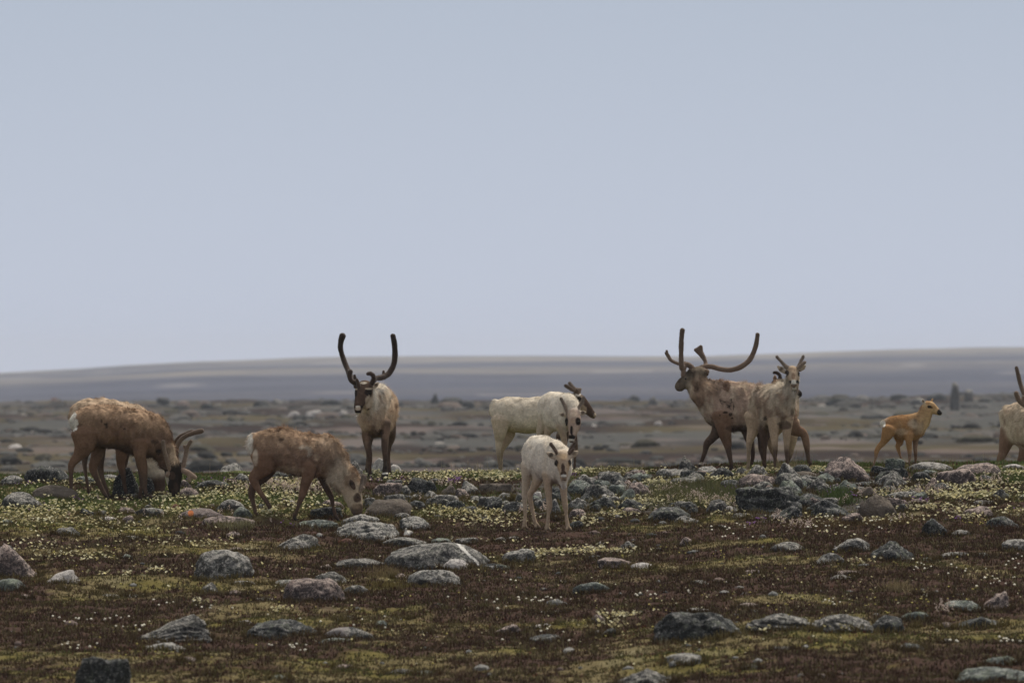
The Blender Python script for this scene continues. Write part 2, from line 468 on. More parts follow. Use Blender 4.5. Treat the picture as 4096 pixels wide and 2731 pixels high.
            hv = np.stack([pp - nq * .001 - sd_, pp - nq * .001 + sd_, pp + nq * rng.uniform(.004, .010, (m_, 1))], 1).reshape(-1, 3)
            hq = np.arange(m_ * 3).reshape(-1, 3) + len(V); tq = np.concatenate([Q[:, [0, 1, 2]], Q[:, [0, 2, 3]], hq])
            cv = np.concatenate([cv, np.repeat(cv[Q[qi, 0]] * 1.35, 3, 0)]); V = np.concatenate([V, hv])
            mesh_np("antler", V - org, tq, cv, MAT_VELVET, parent=root)
        for (x, y, dep, r) in s.eyes:
            p = s.P(x, y, dep); bm = bmesh_sphere(r / s.ppm)
            mesh_np("eye", bm[0] + p - org, bm[1], np.tile(np.array((.012, .009, .008)), (len(bm[0]), 1)), MAT_EYE, parent=root)
        return root

def bmesh_sphere(r, nu=12, nv=8):
    V = []; T = []
    for i in range(nv + 1):
        th = math.pi * i / nv
        for j in range(nu):
            ph = 2 * math.pi * j / nu
            V.append((r * math.sin(th) * math.cos(ph), r * math.sin(th) * math.sin(ph), r * math.cos(th)))
    for i in range(nv):
        for j in range(nu):
            a = i * nu + j; b = i * nu + (j + 1) % nu
            T.append((a, a + nu, b + nu, b))
    return np.array(V), np.array(T)

MAT_FUR = col_material("caribou_coat", 0.95, 0.16, 38.0, 0.08)
MAT_VELVET = col_material("antler_velvet", 0.9, 0.15, 45.0, 0.1, sheen=0.35)
MAT_EYE = col_material("eye_dark", 0.12, 0.0, 10.0, 0.6)
# ------------------------------------------------------------------ the herd (coordinates are image measurements of each pose, with depth added)
BEASTS = []
SIDE = (0, 1, 0)
HERD = "caribou grazing along the stony crest"
# --- A: large bull grazing at the far left
def bull_grazing_front():
    b = Beast("caribou", "shaggy brown bull caribou grazing at the left end with black face and antlers lowered", "caribou", HERD, (240, 1540), 3.016, (560, 1390), (1, 0, 0), SIDE, 11)
    b.tube([(235,440,0,115,120),(300,460,0,195,170),(420,475,0,240,205),(600,505,0,258,230),(820,545,0,262,235),(1000,585,0,280,215),(1110,640,0,260,175),(1180,700,0,180,140)], 'br', 1.0, 0.04)
    b.tube([(1080,560,0,210,140),(1190,680,0,180,125),(1270,820,-20,135,110),(1330,930,-40,105,90)], 'br', 1.2, 0.05)
    b.tube([(1365,1010,-60,104,98),(1370,1100,-80,104,88),(1374,1200,-100,80,68),(1386,1300,-120,60,54),(1390,1350,-120,48,46)], 'blk', 0.25, 0.03)
    b.ear((1445,1000), (1480,930), 26, 'blk', None, -40); b.ear((1290,1010), (1205,960), 34, 'dk', None, -140)
    b.tube([(1330,740,-110,40,34),(1360,850,-110,46,34),(1375,940,-100,40,34)], 'ltan', 1.4, .03)
    b.antler([[(1345,1060,-100,30),(1315,990,-150,24),(1280,870,-190,22),(1252,760,-190,21),(1246,680,-190,25)], [(1340,1040,-110,32),(1295,1085,-160,28)]], 'tvelv')
    b.antler([[(1440,1030,-50,32),(1490,960,-40,30),(1520,830,0,28),(1540,745,0,26),(1580,675,-20,24)], [(1530,790,0,20),(1500,735,0,18)], [(1450,1020,-60,30),(1540,1055,-120,36),(1625,1112,-140,26)], [(1560,1070,-120,28),(1560,1150,-150,22)]], 'tvelv')
    b.leg([(300,600,-90,170,110),(295,730,-100,125,80),(215,860,-100,66,50),(142,955,-100,46,38),(134,1090,-100,33),(134,1270,-100,30),(128,1370,-100,38)], 'br', low='leg')
    b.leg([(430,620,80,150,90),(460,780,90,88,60),(425,900,90,62,46),(398,1000,90,52,42),(440,1120,90,44,36),(510,1260,90,36),(556,1362,90,36)], 'br', low='leg')
    b.leg([(980,700,-110,110,80),(965,850,-120,72,60),(1000,980,-120,58,45),(1018,1120,-120,46,40),(1025,1240,-120,30),(1042,1360,-120,36)], 'br', low='leg')
    b.leg([(1010,750,110,90,70),(960,880,120,55),(985,1040,120,44),(985,1180,120,34),(972,1280,120,28),(962,1370,120,35)], 'leg')
    b.tube([(200,380,0,45,50),(168,430,0,34,34),(170,500,0,22,22)], 'wht', 0.9, 0.02)
    b.spot(172,440,48,110,'wht'); b.spot(1150,680,48,30,'dk',.85); b.spot(1190,800,34,34,'blk',.8); b.spot(1215,880,40,26,'dk',.7); b.spot(1110,760,26,30,'br',.8)
    b.spot(568,485,13,34,'blk',.9); b.spot(548,470,20,12,'blk',.9); b.spot(775,525,22,9,'blk',.9); b.spot(505,430,12,22,'dk',.9); b.spot(730,500,10,14,'dk',.8); b.spot(260,470,8,14,'dk',.8); b.spot(205,390,14,24,'br',.8); b.spot(800,760,150,45,'dk',.6)
    b.spot(1290,1130,22,90,'crm',.7); b.spot(1350,1090,40,50,'dk',.7); b.spot(1400,1230,30,60,'dk',.5); b.eye(1320,1130,-170,9)  # brown patches on the black face are painted highlights; cream line is a marking
    b.furk = 1.7
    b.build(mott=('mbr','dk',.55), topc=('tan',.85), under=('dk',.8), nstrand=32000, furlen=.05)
    return b
def bull_grazing_behind():
    b = Beast("caribou", "tan-backed caribou grazing behind the leftmost shaggy brown bull, mostly hidden", "caribou", HERD, (240, 1540), 3.016, (790, 1340), (1, 0, 0), SIDE, 12)
    b.tube([(215,350,0,115,115),(270,365,0,190,160),(380,385,0,233,205),(560,410,0,245,225),(720,440,0,250,225),(900,490,0,235,200),(1020,580,0,210,160)], 'tan', 1.0, 0.04)
    b.tube([(960,520,0,190,140),(1080,740,0,150,115),(1140,920,0,115,95),(1165,1060,0,105,85)], 'crm', 1.2, 0.05)
    b.tube([(1170,1080,0,100,80),(1185,1200,-10,85,70),(1195,1300,-20,62,55),(1200,1345,-20,52,48)], 'dk', 0.25, 0.03)
    b.antler([[(1200,1080,20,28),(1330,980,30,28),(1395,840,30,27),(1420,720,10,27),(1490,630,0,27),(1610,575,-20,28),(1708,552,-30,29)]], 'tvelv')
    b.antler([[(1190,1070,60,26),(1310,960,70,25),(1375,820,70,24),(1390,690,60,24),(1460,610,60,24),(1590,558,50,23)]], 'velv')
    b.leg([(330,600,80,120,80),(310,780,90,60,45),(296,920,90,34),(308,1050,90,26),(330,1200,90,24),(345,1320,90,33)], 'leg')
    b.leg([(470,600,-80,130,90),(495,790,-90,58,48),(482,960,-90,46,40),(505,1100,-90,36),(555,1250,-90,32),(588,1345,-90,30)], 'leg')
    b.leg([(760,680,-90,100,80),(742,830,-100,72,60),(735,950,-100,52),(762,1080,-100,42),(775,1190,-100,30),(797,1320,-100,36)], 'br', low='leg')
    b.leg([(810,700,90,80,70),(790,860,100,45),(752,1040,100,38),(732,1160,100,28),(715,1250,100,26),(705,1320,100,33)], 'leg')
    b.furk = 1.7
    b.build(mott=('ltan','mbr',.5), topc=('ltan',.7), nstrand=16000)
    return b
# --- C: grazing cow
def cow_grazing():
    b = Beast("caribou", "tan caribou grazing muzzle down over a lichened rock, ragged curly wool on its back", "caribou", HERD, (940, 1660), 3.409, (820, 1460), (1, 0, 0), SIDE, 13)
    b.tube([(280,370,0,115,115),(350,410,0,190,165),(430,435,0,235,220),(560,460,0,272,255),(720,495,0,292,270),(880,525,0,290,265),(1050,545,0,288,240),(1170,560,0,285,205),(1260,590,0,245,170)], 'mbr', 1.0, 0.04)
    b.tube([(1200,530,0,230,160),(1340,680,0,200,125),(1440,820,0,165,108),(1540,945,0,140,98)], 'greyc', 1.25, 0.05)
    b.tube([(1585,1010,-10,135,98),(1612,1120,-10,125,86),(1642,1225,-10,97,66),(1665,1315,-10,74,54)], 'greyc', 0.3, 0.03)
    b.ear((1625,995), (1572,880), 44, 'dk', 'blk', -135)
    b.tube([(1240,350,0,75,80),(1370,440,0,70,70),(1480,610,0,64,62),(1590,780,0,58,60),(1680,930,-10,45,50)], 'tan', 1.5, .04)
    b.antler([[(1705,1030,-60,30),(1725,990,-70,30),(1733,900,-70,22),(1744,826,-70,24)], [(1725,990,-70,28),(1755,990,-90,22)]], 'gvelv')
    b.antler([[(1705,1010,40,28),(1752,960,40,20),(1772,900,40,19),(1776,836,40,20)]], 'gvelv')
    b.leg([(400,560,-90,190,120),(400,680,-100,150,95),(330,780,-105,100,70),(250,850,-105,68,50),(290,960,-105,50,40),(350,1060,-105,38),(420,1160,-105,36),(468,1240,-105,40),(476,1310,-105,34)], 'br', low='leg', hs=1.1)
    b.leg([(480,640,90,160,110),(430,780,95,100,70),(340,890,100,66,50),(245,975,100,56,45),(225,1080,100,48,38),(250,1200,100,36),(278,1310,100,33),(305,1400,100,42)], 'leg')
    b.leg([(1010,700,-120,110,90),(990,840,-130,82,65),(950,970,-130,64,50),(915,1090,-130,50,42),(870,1220,-130,34),(830,1330,-130,33),(806,1420,-130,42)], 'br', low='leg')
    b.leg([(1190,780,110,95,80),(1210,880,120,66),(1255,1000,120,50),(1310,1110,120,40),(1335,1220,120,30),(1362,1340,120,32),(1385,1430,120,44)], 'leg')
    b.tube([(250,290,0,50,45),(205,310,0,40,34),(185,360,0,34,28),(168,430,0,18,16)], 'wht', 0.8, 0.02)
    b.spot(215,380,36,130,'wht',.9); b.spot(275,560,38,130,'crm',.6)
    b.spot(640,330,30,18,'dk',.7); b.spot(1110,405,26,12,'dk',.8); b.spot(960,425,36,10,'dk',.7); b.spot(1250,360,150,90,'ltan',.5); b.spot(720,500,90,110,'br',.35)
    b.spot(1667,1127,54,62,'dk',.95); b.spot(1675,1300,110,90,'dk',.9); b.spot(1640,1240,60,40,'pleg',.6)
    b.spot(960,430,90,22,'crm',.7); b.spot(1030,490,30,80,'crm',.7); b.spot(1120,560,40,60,'ltan',.7); b.spot(1380,640,60,90,'dk',.3)
    b.spot(720,745,200,60,'greyc',.6); b.spot(1380,900,120,120,'crm',.5)
    b.eye(1676,1120,-88,9)
    b.furk = 1.7
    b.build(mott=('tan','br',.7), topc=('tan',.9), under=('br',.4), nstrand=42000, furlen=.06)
    return b
# --- D: bull facing the viewer
def bull_facing():
    b = Beast("caribou", "bull caribou facing the viewer with tall dark U-shaped antlers and a pale throat mane", "caribou", HERD, (1300, 1300), 2.45, (590, 1505), (-0.2, -1, 0), (1, -0.2, 0), 14)
    b.tube([(452,905,0,165,140),(475,900,120,200,155),(520,860,300,235,180),(545,840,500,235,175),(575,820,700,215,150),(590,820,800,150,110)], 'tan', 1.0, 0.04)
    b.tube([(545,700,120,120,95),(500,745,20,150,110),(450,760,-80,140,98),(410,690,-180,110,88)], 'pale', 1.3, 0.05)
    b.tube([(470,800,-30,60,110),(462,900,-40,60,80),(468,1030,-30,25,22)], 'pale', 1.3, 0.04, side=(1,0,0))
    b.tube([(392,612,-230,72,78),(378,660,-260,72,88),(362,710,-300,60,70),(340,760,-340,46,50),(326,805,-370,42,42),(325,845,-365,30,32)], 'dk', 0.15, 0.025)
    b.tube([(420,700,-230,60,50),(400,780,-230,70,50)], 'greyc', 0.5, 0.03)
    b.ear((468,620), (528,560), 26, 'greyc', 'dk', -200); b.ear((310,625), (280,590), 18, 'dk', None, -200)
    b.antler([[(355,605,-230,24),(310,575,-180,27),(255,515,-90,27),(220,430,0,27),(185,345,50,27),(155,250,60,26),(155,170,30,27),(172,108,0,31)],
              [(335,580,-220,26),(262,548,-250,24),(240,500,-270,23),(248,458,-280,26)], [(345,648,-300,20),(330,590,-290,22),(314,535,-290,15)], [(300,545,-200,16),(290,495,-210,13)]], 'dvelv')
    b.antler([[(400,602,-230,26),(450,585,-190,27),(490,525,-100,27),(580,508,0,27),(640,455,60,28),(678,370,80,29),(686,270,70,27),(680,180,40,27),(667,108,10,27)],
              [(420,595,-230,26),(470,555,-260,24),(475,500,-280,23),(445,475,-290,23),(420,477,-290,18)], [(572,505,0,13),(574,455,20,13)]], 'dvelv')
    b.leg([(405,985,40,75,52),(405,1090,30,58,44),(420,1190,20,42,34),(438,1285,10,40,33),(438,1380,10,24),(442,1470,0,30)], 'leg', low='dk')
    b.leg([(470,960,620,100,50),(448,1090,660,50,30),(425,1250,690,32,22),(418,1340,690,22),(406,1440,680,26)], 'leg')
    b.leg([(590,960,40,80,55),(590,1080,30,60,40),(585,1200,10,44,33),(587,1260,0,30,26),(590,1350,-10,24),(588,1425,-20,36),(590,1485,-30,44)], 'leg', low='blk', hs=1.05)
    b.leg([(640,950,640,110,55),(655,1090,680,50,38),(625,1190,720,36,26),(620,1300,720,24),(630,1400,700,26),(632,1450,690,30)], 'leg')
    b.spot(585,1452,40,9,'wht',.9,-40); b.spot(660,760,40,70,'pleg',.6); b.spot(690,790,14,24,'br',.8); b.spot(640,640,30,50,'pleg',.6); b.spot(400,1080,60,60,'br',.6); b.spot(590,1050,46,70,'mbr',.6); b.spot(405,1110,20,100,'mbr',.6)
    b.spot(325,800,32,12,'pale',.9); b.spot(325,820,34,14,'greyc'); b.spot(322,868,24,12,'wht',.9); b.spot(325,850,26,12,'blk')
    b.spot(290,800,10,12,'blk'); b.spot(358,800,12,16,'blk')
    b.spot(425,658,36,36,'blk'); b.spot(298,668,20,32,'blk'); b.spot(432,622,40,8,'greyc',.7); b.spot(306,627,18,8,'greyc',.7)
    b.spot(425,760,35,70,'greyc',.8); b.spot(425,822,12,8,'blk',.8); b.spot(378,568,34,12,'crm',.8)
    b.spot(500,1060,80,45,'dk',.8); b.spot(370,740,22,45,'dk',.5)
    b.eye(437,652,-300,10); b.eye(305,655,-300,9)
    b.furk = 1.7
    b.build(mott=('ltan','br',.75), nstrand=34000, furlen=.06)
    return b
# --- E: rear pale cow
def cow_rear():
    b = Beast("caribou", "cream caribou standing side-on behind two others, dark muzzle poking out past its neighbour", "caribou", HERD, (1920, 1500), 3.734, (320, 1485, 117.3), (1, 0, 0), SIDE, 15)
    b.tube([(250,520,0,110,120),(310,540,0,180,170),(400,565,0,238,215),(540,590,0,262,240),(700,605,0,265,250),(860,590,0,270,240),(1020,580,0,265,205),(1160,580,0,260,180),(1270,600,0,230,150)], 'crm', 1.0, 0.04)
    b.tube([(1200,520,0,200,130),(1320,440,0,130,100),(1410,370,0,100,85)], 'crm', 1.0, 0.05)
    b.tube([(1435,340,0,85,78),(1500,395,-10,98,72),(1575,480,-20,84,62),(1645,555,-30,62,50),(1695,605,-40,46,44)], 'dk', 0.2, 0.03)
    b.antler([[(1460,270,-30,28),(1440,235,-30,26),(1395,228,-30,24),(1340,195,-30,24),(1280,158,-30,24)], [(1430,250,-30,22),(1445,225,-60,20)]], 'velv')
    b.antler([[(1480,280,40,26),(1478,230,40,24),(1420,200,40,23),(1370,160,40,22),(1340,118,40,22)], [(1470,210,30,18),(1495,210,30,22)]], 'gvelv')
    b.ear((1400,320), (1350,270), 30, 'dk', None, -60)
    b.leg([(310,680,-90,150,100),(300,850,-95,100,70),(288,980,-95,60,45),(275,1100,-95,42,36),(278,1220,-95,30),(290,1360,-95,25),(308,1450,-95,28)], 'greyc', low='mud', hoofcol='mud')
    b.leg([(430,720,80,140,100),(430,880,90,95,70),(390,1000,90,58,42),(330,1110,90,38),(322,1230,90,26),(322,1360,90,23),(320,1450,90,26)], 'pleg', low='mud')
    b.leg([(1360,720,-60,90,70),(1395,880,-60,55),(1420,1000,-60,40),(1430,1100,-60,34),(1418,1230,-60,26),(1412,1360,-60,25),(1408,1460,-60,28)], 'leg')
    b.leg([(1300,760,80,80,70),(1290,900,90,45),(1270,1050,90,36),(1262,1240,90,26),(1260,1450,90,30)], 'leg')
    b.tube([(225,420,0,60,55),(190,450,0,42,40),(172,520,0,25,24)], 'pale', 1.2, 0.03)
    b.spot(1500,390,60,80,'greyc',.6); b.spot(1540,520,60,70,'pleg',.8); b.spot(1465,285,40,30,'pale',.8); b.spot(1480,360,42,40,'blk',1); b.spot(1720,600,22,40,'greyc',.7)
    b.eye(1502,378,-75,10)
    b.furk = .55; b.curl = .45
    b.build(mott=('greyc','pleg',.35), under=('pleg',.6), nstrand=30000, furlen=.022)
    return b
# --- F: middle pale cow with lowered head
def cow_middle():
    b = Beast("caribou", "cream caribou with lowered face, middle one of the three overlapping pale caribou", "caribou", HERD, (1920, 1500), 3.734, (1300, 1430, 115.0), (0.55, -1, 0), (1, 0.55, 0), 16)
    b.tube([(985,560,520,170,120),(1010,520,450,235,160),(1060,510,350,265,190),(1130,540,220,290,205),(1230,560,60,295,200),(1310,570,-40,275,165),(1350,600,-120,210,130)], 'pale', 1.0, 0.04)
    b.tube([(1330,470,-40,170,130),(1370,500,-160,135,110),(1395,560,-250,105,95)], 'pale', 1.0, 0.05)
    b.tube([(1400,585,-300,88,92),(1405,650,-330,92,104),(1408,720,-350,92,104),(1402,800,-370,76,80),(1388,870,-390,60,62),(1378,930,-400,52,54),(1370,975,-395,38,42)], 'rose', 0.2, 0.03)
    b.ear((1300,600), (1178,580), 40, 'greyc', 'dk', -270); b.ear((1482,575), (1580,550), 44, 'greyc', 'dk', -270)
    b.antler([[(1318,630,-300,24),(1302,560,-290,23),(1265,465,-270,21),(1235,395,-260,20),(1212,352,-250,21)]], 'gvelv')
    b.antler([[(1425,610,-300,26),(1455,540,-290,24),(1492,450,-270,22),(1530,390,-260,22),(1546,332,-250,22)]], 'gvelv')
    b.leg([(960,680,420,130,90),(905,830,440,75,60),(890,960,440,48,42),(885,1100,440,34),(880,1260,440,28),(880,1440,440,34)], 'greyc', low='mud')
    b.leg([(1080,740,300,120,80),(1010,860,320,65,50),(985,1000,320,45),(985,1160,320,32),(985,1440,320,34)], 'pleg')
    b.leg([(1210,760,-20,95,75),(1245,900,-30,55,48),(1262,1020,-40,42),(1270,1150,-40,36),(1270,1300,-40,27),(1270,1450,-50,36)], 'pleg', low='mud')
    b.leg([(1300,740,80,90,60),(1180,880,60,42,38),(1170,1020,60,34),(1168,1150,60,30),(1160,1300,60,26),(1155,1440,50,34)], 'leg')
    b.spot(1368,830,24,75,'blk'); b.spot(1465,690,40,60,'blk'); b.spot(1294,690,24,62,'blk'); b.spot(1375,925,55,38,'blk'); b.spot(1365,968,42,16,'wht',.8); b.spot(1372,998,28,14,'dk',.9)
    b.spot(1370,590,90,40,'greyc',.6); b.spot(1385,680,40,45,'tan',.5); b.spot(1440,830,50,80,'ltan',.5)
    b.eye(1468,690,-432,12); b.eye(1302,695,-420,11)
    b.furk = .55; b.curl = .45
    b.build(mott=('crm','greyc',.3), under=('pleg',.6), nstrand=28000, furlen=.022)
    return b
# --- G: pale young cow in front
def cow_front():
    b = Beast("caribou", "cream white caribou nearest the viewer, staring ahead with short forked antlers", "caribou", HERD, (2040, 1700), 3.409, (520, 1480), (0.5, -1, 0), (1, 0.5, 0), 17)
    b.tube([(262,380,560,130,95),(290,390,500,215,140),(350,415,380,275,180),(440,440,230,300,205),(560,490,60,300,205),(650,540,-80,275,180),(700,610,-170,215,150)], 'pale', 1.0, 0.04)
    b.tube([(640,430,-40,190,140),(700,440,-180,150,125),(722,450,-300,110,105)], 'pale', 1.0, 0.05)
    b.tube([(735,640,-220,110,90),(728,740,-260,80,62),(732,830,-240,30,30)], 'pale', 1.1, 0.05, side=(1,0,0))
    b.tube([(722,425,-340,80,88),(727,500,-380,88,98),(730,570,-410,78,82),(732,635,-440,62,62),(732,690,-460,54,56),(735,740,-450,38,42)], 'pleg', 0.2, 0.03)
    b.ear((628,445), (500,375), 50, 'greyc', 'blk', -330); b.ear((820,428), (928,356), 52, 'greyc', 'mud', -330)
    b.antler([[(652,410,-350,20),(635,375,-350,20),(600,315,-350,19),(556,258,-340,19)], [(640,385,-360,20),(622,352,-385,18)]], 'velv')
    b.antler([[(790,400,-350,22),(835,325,-345,23),(888,238,-340,24)], [(800,390,-360,20),(870,326,-400,18)]], 'velv')
    b.leg([(240,560,420,150,80),(225,700,440,92,62),(208,850,460,55,44),(198,960,460,42,36),(203,1080,460,30),(205,1230,460,27),(200,1320,450,38),(194,1395,440,44)], 'greyc', low='pleg', splay=.8, hoofcol='mud')
    b.leg([(400,640,260,130,90),(370,760,270,88,62),(315,870,280,55,44),(272,950,290,45,36),(288,1080,290,33),(318,1220,280,30),(342,1320,270,38),(362,1385,260,46)], 'pleg', low='pleg', splay=.8, hoofcol='mud')
    b.leg([(520,680,-60,100,82),(520,830,-70,66,52),(530,980,-80,46,42),(536,1110,-80,46,40),(522,1220,-90,29),(512,1330,-90,36),(505,1425,-100,48)], 'pleg', splay=.8, hoofcol='mud')
    b.leg([(720,720,-150,100,68),(728,860,-160,55,50),(738,980,-160,42,42),(752,1100,-160,42,40),(766,1220,-170,28),(780,1330,-170,36),(788,1420,-180,50)], 'pleg', splay=.8, hoofcol='mud')
    b.spot(724,590,24,70,'dk'); b.spot(726,660,46,34,'dk'); b.spot(732,690,42,20,'wht',.9); b.spot(735,715,36,16,'dk',.5); b.spot(738,745,26,8,'blk',.9)
    b.spot(633,518,28,42,'blk'); b.spot(815,512,26,42,'blk'); b.spot(720,465,36,18,'tan',.8); b.spot(715,420,80,36,'lorg',.5); b.spot(665,560,26,60,'lorg',.5); b.spot(790,560,22,60,'lorg',.5)
    b.spot(735,820,40,50,'wht',.9); b.spot(735,775,30,20,'wht',.8)
    b.eye(634,515,-425,11); b.eye(815,510,-425,11)
    b.spot(575,800,26,60,'dk',.5); b.spot(655,835,40,25,'leg',.8)
    b.furk = .55; b.curl = .45
    b.build(mott=('crm','greyc',.3), under=('leg',.7), nstrand=36000, furlen=.022)
    return b
# --- H: striding bull on the right
def bull_striding():
    b = Beast("caribou", "big bull caribou striding left with long sweeping antlers and torn moulting flank", "caribou", HERD, (2620, 1280), 2.45, (755, 1480, 115.6), (-1, 0, 0), SIDE, 18)
    b.tube([(1290,840,30,140,110),(1240,850,20,190,150),(1140,855,0,220,178),(1000,860,0,228,188),(850,855,0,236,190),(700,840,0,245,178),(600,820,0,210,150),(535,810,0,150,115)], 'rose', 1.0, 0.04)
    b.tube([(590,770,0,170,125),(490,720,0,140,105),(425,650,10,118,95),(400,590,10,95,88)], 'mbr', 1.2, 0.05)
    b.tube([(430,530,20,78,85),(380,550,0,80,80),(315,590,-10,66,64),(262,630,-20,54,54),(245,650,-20,48,50)], 'blk', 0.25, 0.03)
    b.ear((350,560), (338,475), 30, 'blk', None, -70); b.ear((480,540), (525,510), 30, 'dk', None, 60)
    b.antler([[(385,500,0,26),(345,450,0,26),(300,436,0,26),(268,470,-30,28),(258,400,-60,24),(256,250,-70,24),(268,102,-60,25)],
              [(285,470,-20,22),(275,540,-40,24)], [(290,440,40,18),(235,430,60,17),(160,395,90,17),(122,340,100,17),(103,325,100,11)], [(122,340,100,14),(115,302,100,11)], [(290,440,40,14),(293,410,50,9)]], 'velv')
    b.antler([[(410,505,30,26),(460,462,40,26),(550,455,40,27),(650,482,0,27),(740,488,-40,27),(830,462,-60,26),(915,405,-60,25),(965,320,-50,24),(992,230,-40,24),(1005,146,-30,24)],
              [(498,445,50,20),(490,395,80,21),(455,335,100,26),(430,295,110,40,22)], [(430,295,110,36,20),(448,262,110,20)], [(430,295,110,30,20),(397,292,110,18)], [(440,490,20,30),(510,505,0,24)]], 'velv')
    b.leg([(640,950,80,110,70),(625,1060,90,70,52),(575,1140,95,46,40),(512,1205,95,37),(490,1290,95,30),(462,1370,95,24),(452,1420,95,30)], 'leg', low='dk')
    b.leg([(670,940,-80,120,75),(680,1080,-90,70,55),(705,1190,-90,48,40),(722,1280,-90,36),(740,1370,-90,27),(754,1455,-90,29)], 'br', low='leg')
    b.leg([(1270,930,-60,130,90),(1320,1020,-70,90,70),(1385,1080,-70,60,48),(1455,1108,-70,40,35),(1482,1200,-70,35),(1495,1300,-70,28),(1510,1390,-70,26),(1530,1420,-70,26)], 'br', low='leg')
    b.leg([(1170,960,60,130,80),(1090,1080,70,70,50),(1068,1180,70,42),(1066,1280,70,38),(1070,1380,70,26),(1079,1465,70,28)], 'leg', low='dk')
    b.spot(462,1405,34,12,'crm',.9,95); b.spot(700,650,38,55,'br',.9); b.spot(400,660,26,45,'dk',.7)
    for (x, y, rx, ry) in ((640,790,10,30),(675,800,16,14),(745,780,16,18),(720,850,22,16),(690,905,34,14),(740,920,24,26),(735,820,9,40),(770,850,8,40),(635,930,10,14),(755,960,12,10),(710,830,14,10)):
        b.spot(x, y, rx * .8, ry * .8, 'blk', .9)
    b.spot(840,1060,150,40,'dk',.7); b.spot(330,650,30,50,'crm',.4); b.spot(450,910,30,60,'crm',.5)
    b.eye(300,575,-72,9)
    b.furk = 1.7
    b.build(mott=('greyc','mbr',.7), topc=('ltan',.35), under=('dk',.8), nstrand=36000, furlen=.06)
    return b
# --- I: alert cow facing
def cow_alert():
    b = Beast("caribou", "shabby pale caribou with raised head, standing before the striding bull's rump", "caribou", HERD, (2900, 1380), 2.9025, (270, 1500, 114.2), (0.75, -1, 0), (1, 0.75, 0), 19)
    b.tube([(370,650,420,130,90),(395,670,360,190,120),(440,690,280,225,150),(530,710,150,245,165),(630,715,20,250,160),(700,760,-60,205,125)], 'greyc', 1.0, 0.04)
    b.tube([(640,620,0,170,120),(700,620,-60,140,100),(745,540,-110,100,80),(775,450,-140,80,68),(785,370,-160,76,70)], 'crm', 1.2, 0.05)
    b.tube([(785,305,-190,66,72),(790,350,-220,66,74),(798,400,-260,50,56),(802,440,-290,42,46),(803,490,-285,32,36)], 'pleg', 0.2, 0.025)
    b.ear((702,320), (607,245), 36, 'greyc', 'dk', -180); b.ear((868,295), (938,232), 32, 'greyc', 'pleg', -180)
    b.antler([[(728,280,-190,18),(690,240,-180,17),(650,190,-170,17),(602,138,-160,19)], [(735,270,-200,22),(690,230,-225,18),(648,180,-240,13)]], 'gvelv')
    b.antler([[(840,280,-190,18),(870,210,-180,18),(908,135,-160,20)], [(840,272,-200,20),(890,228,-225,18),(930,198,-240,14)]], 'gvelv')
    b.leg([(340,840,340,150,95),(325,980,350,85,58),(285,1120,350,42,38),(275,1240,350,30),(272,1380,345,25),(262,1470,340,34)], 'pleg', low='mud', hoofcol='mud')
    b.leg([(440,860,240,120,80),(440,1010,240,60,46),(452,1100,240,40),(460,1220,240,32),(462,1340,240,24),(466,1440,240,26)], 'dk')
    b.leg([(575,860,-10,120,70),(570,1000,-20,66,50),(578,1130,-30,42,36),(586,1230,-30,34),(578,1340,-40,23),(578,1455,-40,26)], 'pleg', low='leg')
    b.leg([(715,860,-50,110,66),(718,1000,-60,60,46),(716,1130,-60,36),(716,1235,-60,34),(722,1340,-60,23),(732,1450,-60,26)], 'pleg', low='leg')
    b.spot(800,430,40,26,'wht',.8); b.spot(760,425,14,20,'blk'); b.spot(840,425,14,20,'blk'); b.spot(800,470,32,18,'dk',.7); b.spot(803,505,26,16,'wht',.8); b.spot(800,490,20,6,'blk',.8)
    b.spot(718,325,24,34,'blk',.9); b.spot(865,330,20,32,'blk',.9); b.spot(795,360,26,34,'br',.7); b.spot(790,280,60,24,'tan',.5)
    b.spot(650,820,70,50,'br',.6); b.spot(690,930,80,50,'dk',.8); b.spot(780,810,30,60,'br',.6); b.spot(470,845,22,26,'blk',.8); b.spot(360,850,50,140,'pleg',.5)
    b.eye(722,322,-235,9); b.eye(861,328,-235,9)
    b.furk = 1.7
    b.build(mott=('mbr','br',.75), topc=('crm',.6), under=('dk',.8), nstrand=36000, furlen=.065)
    return b
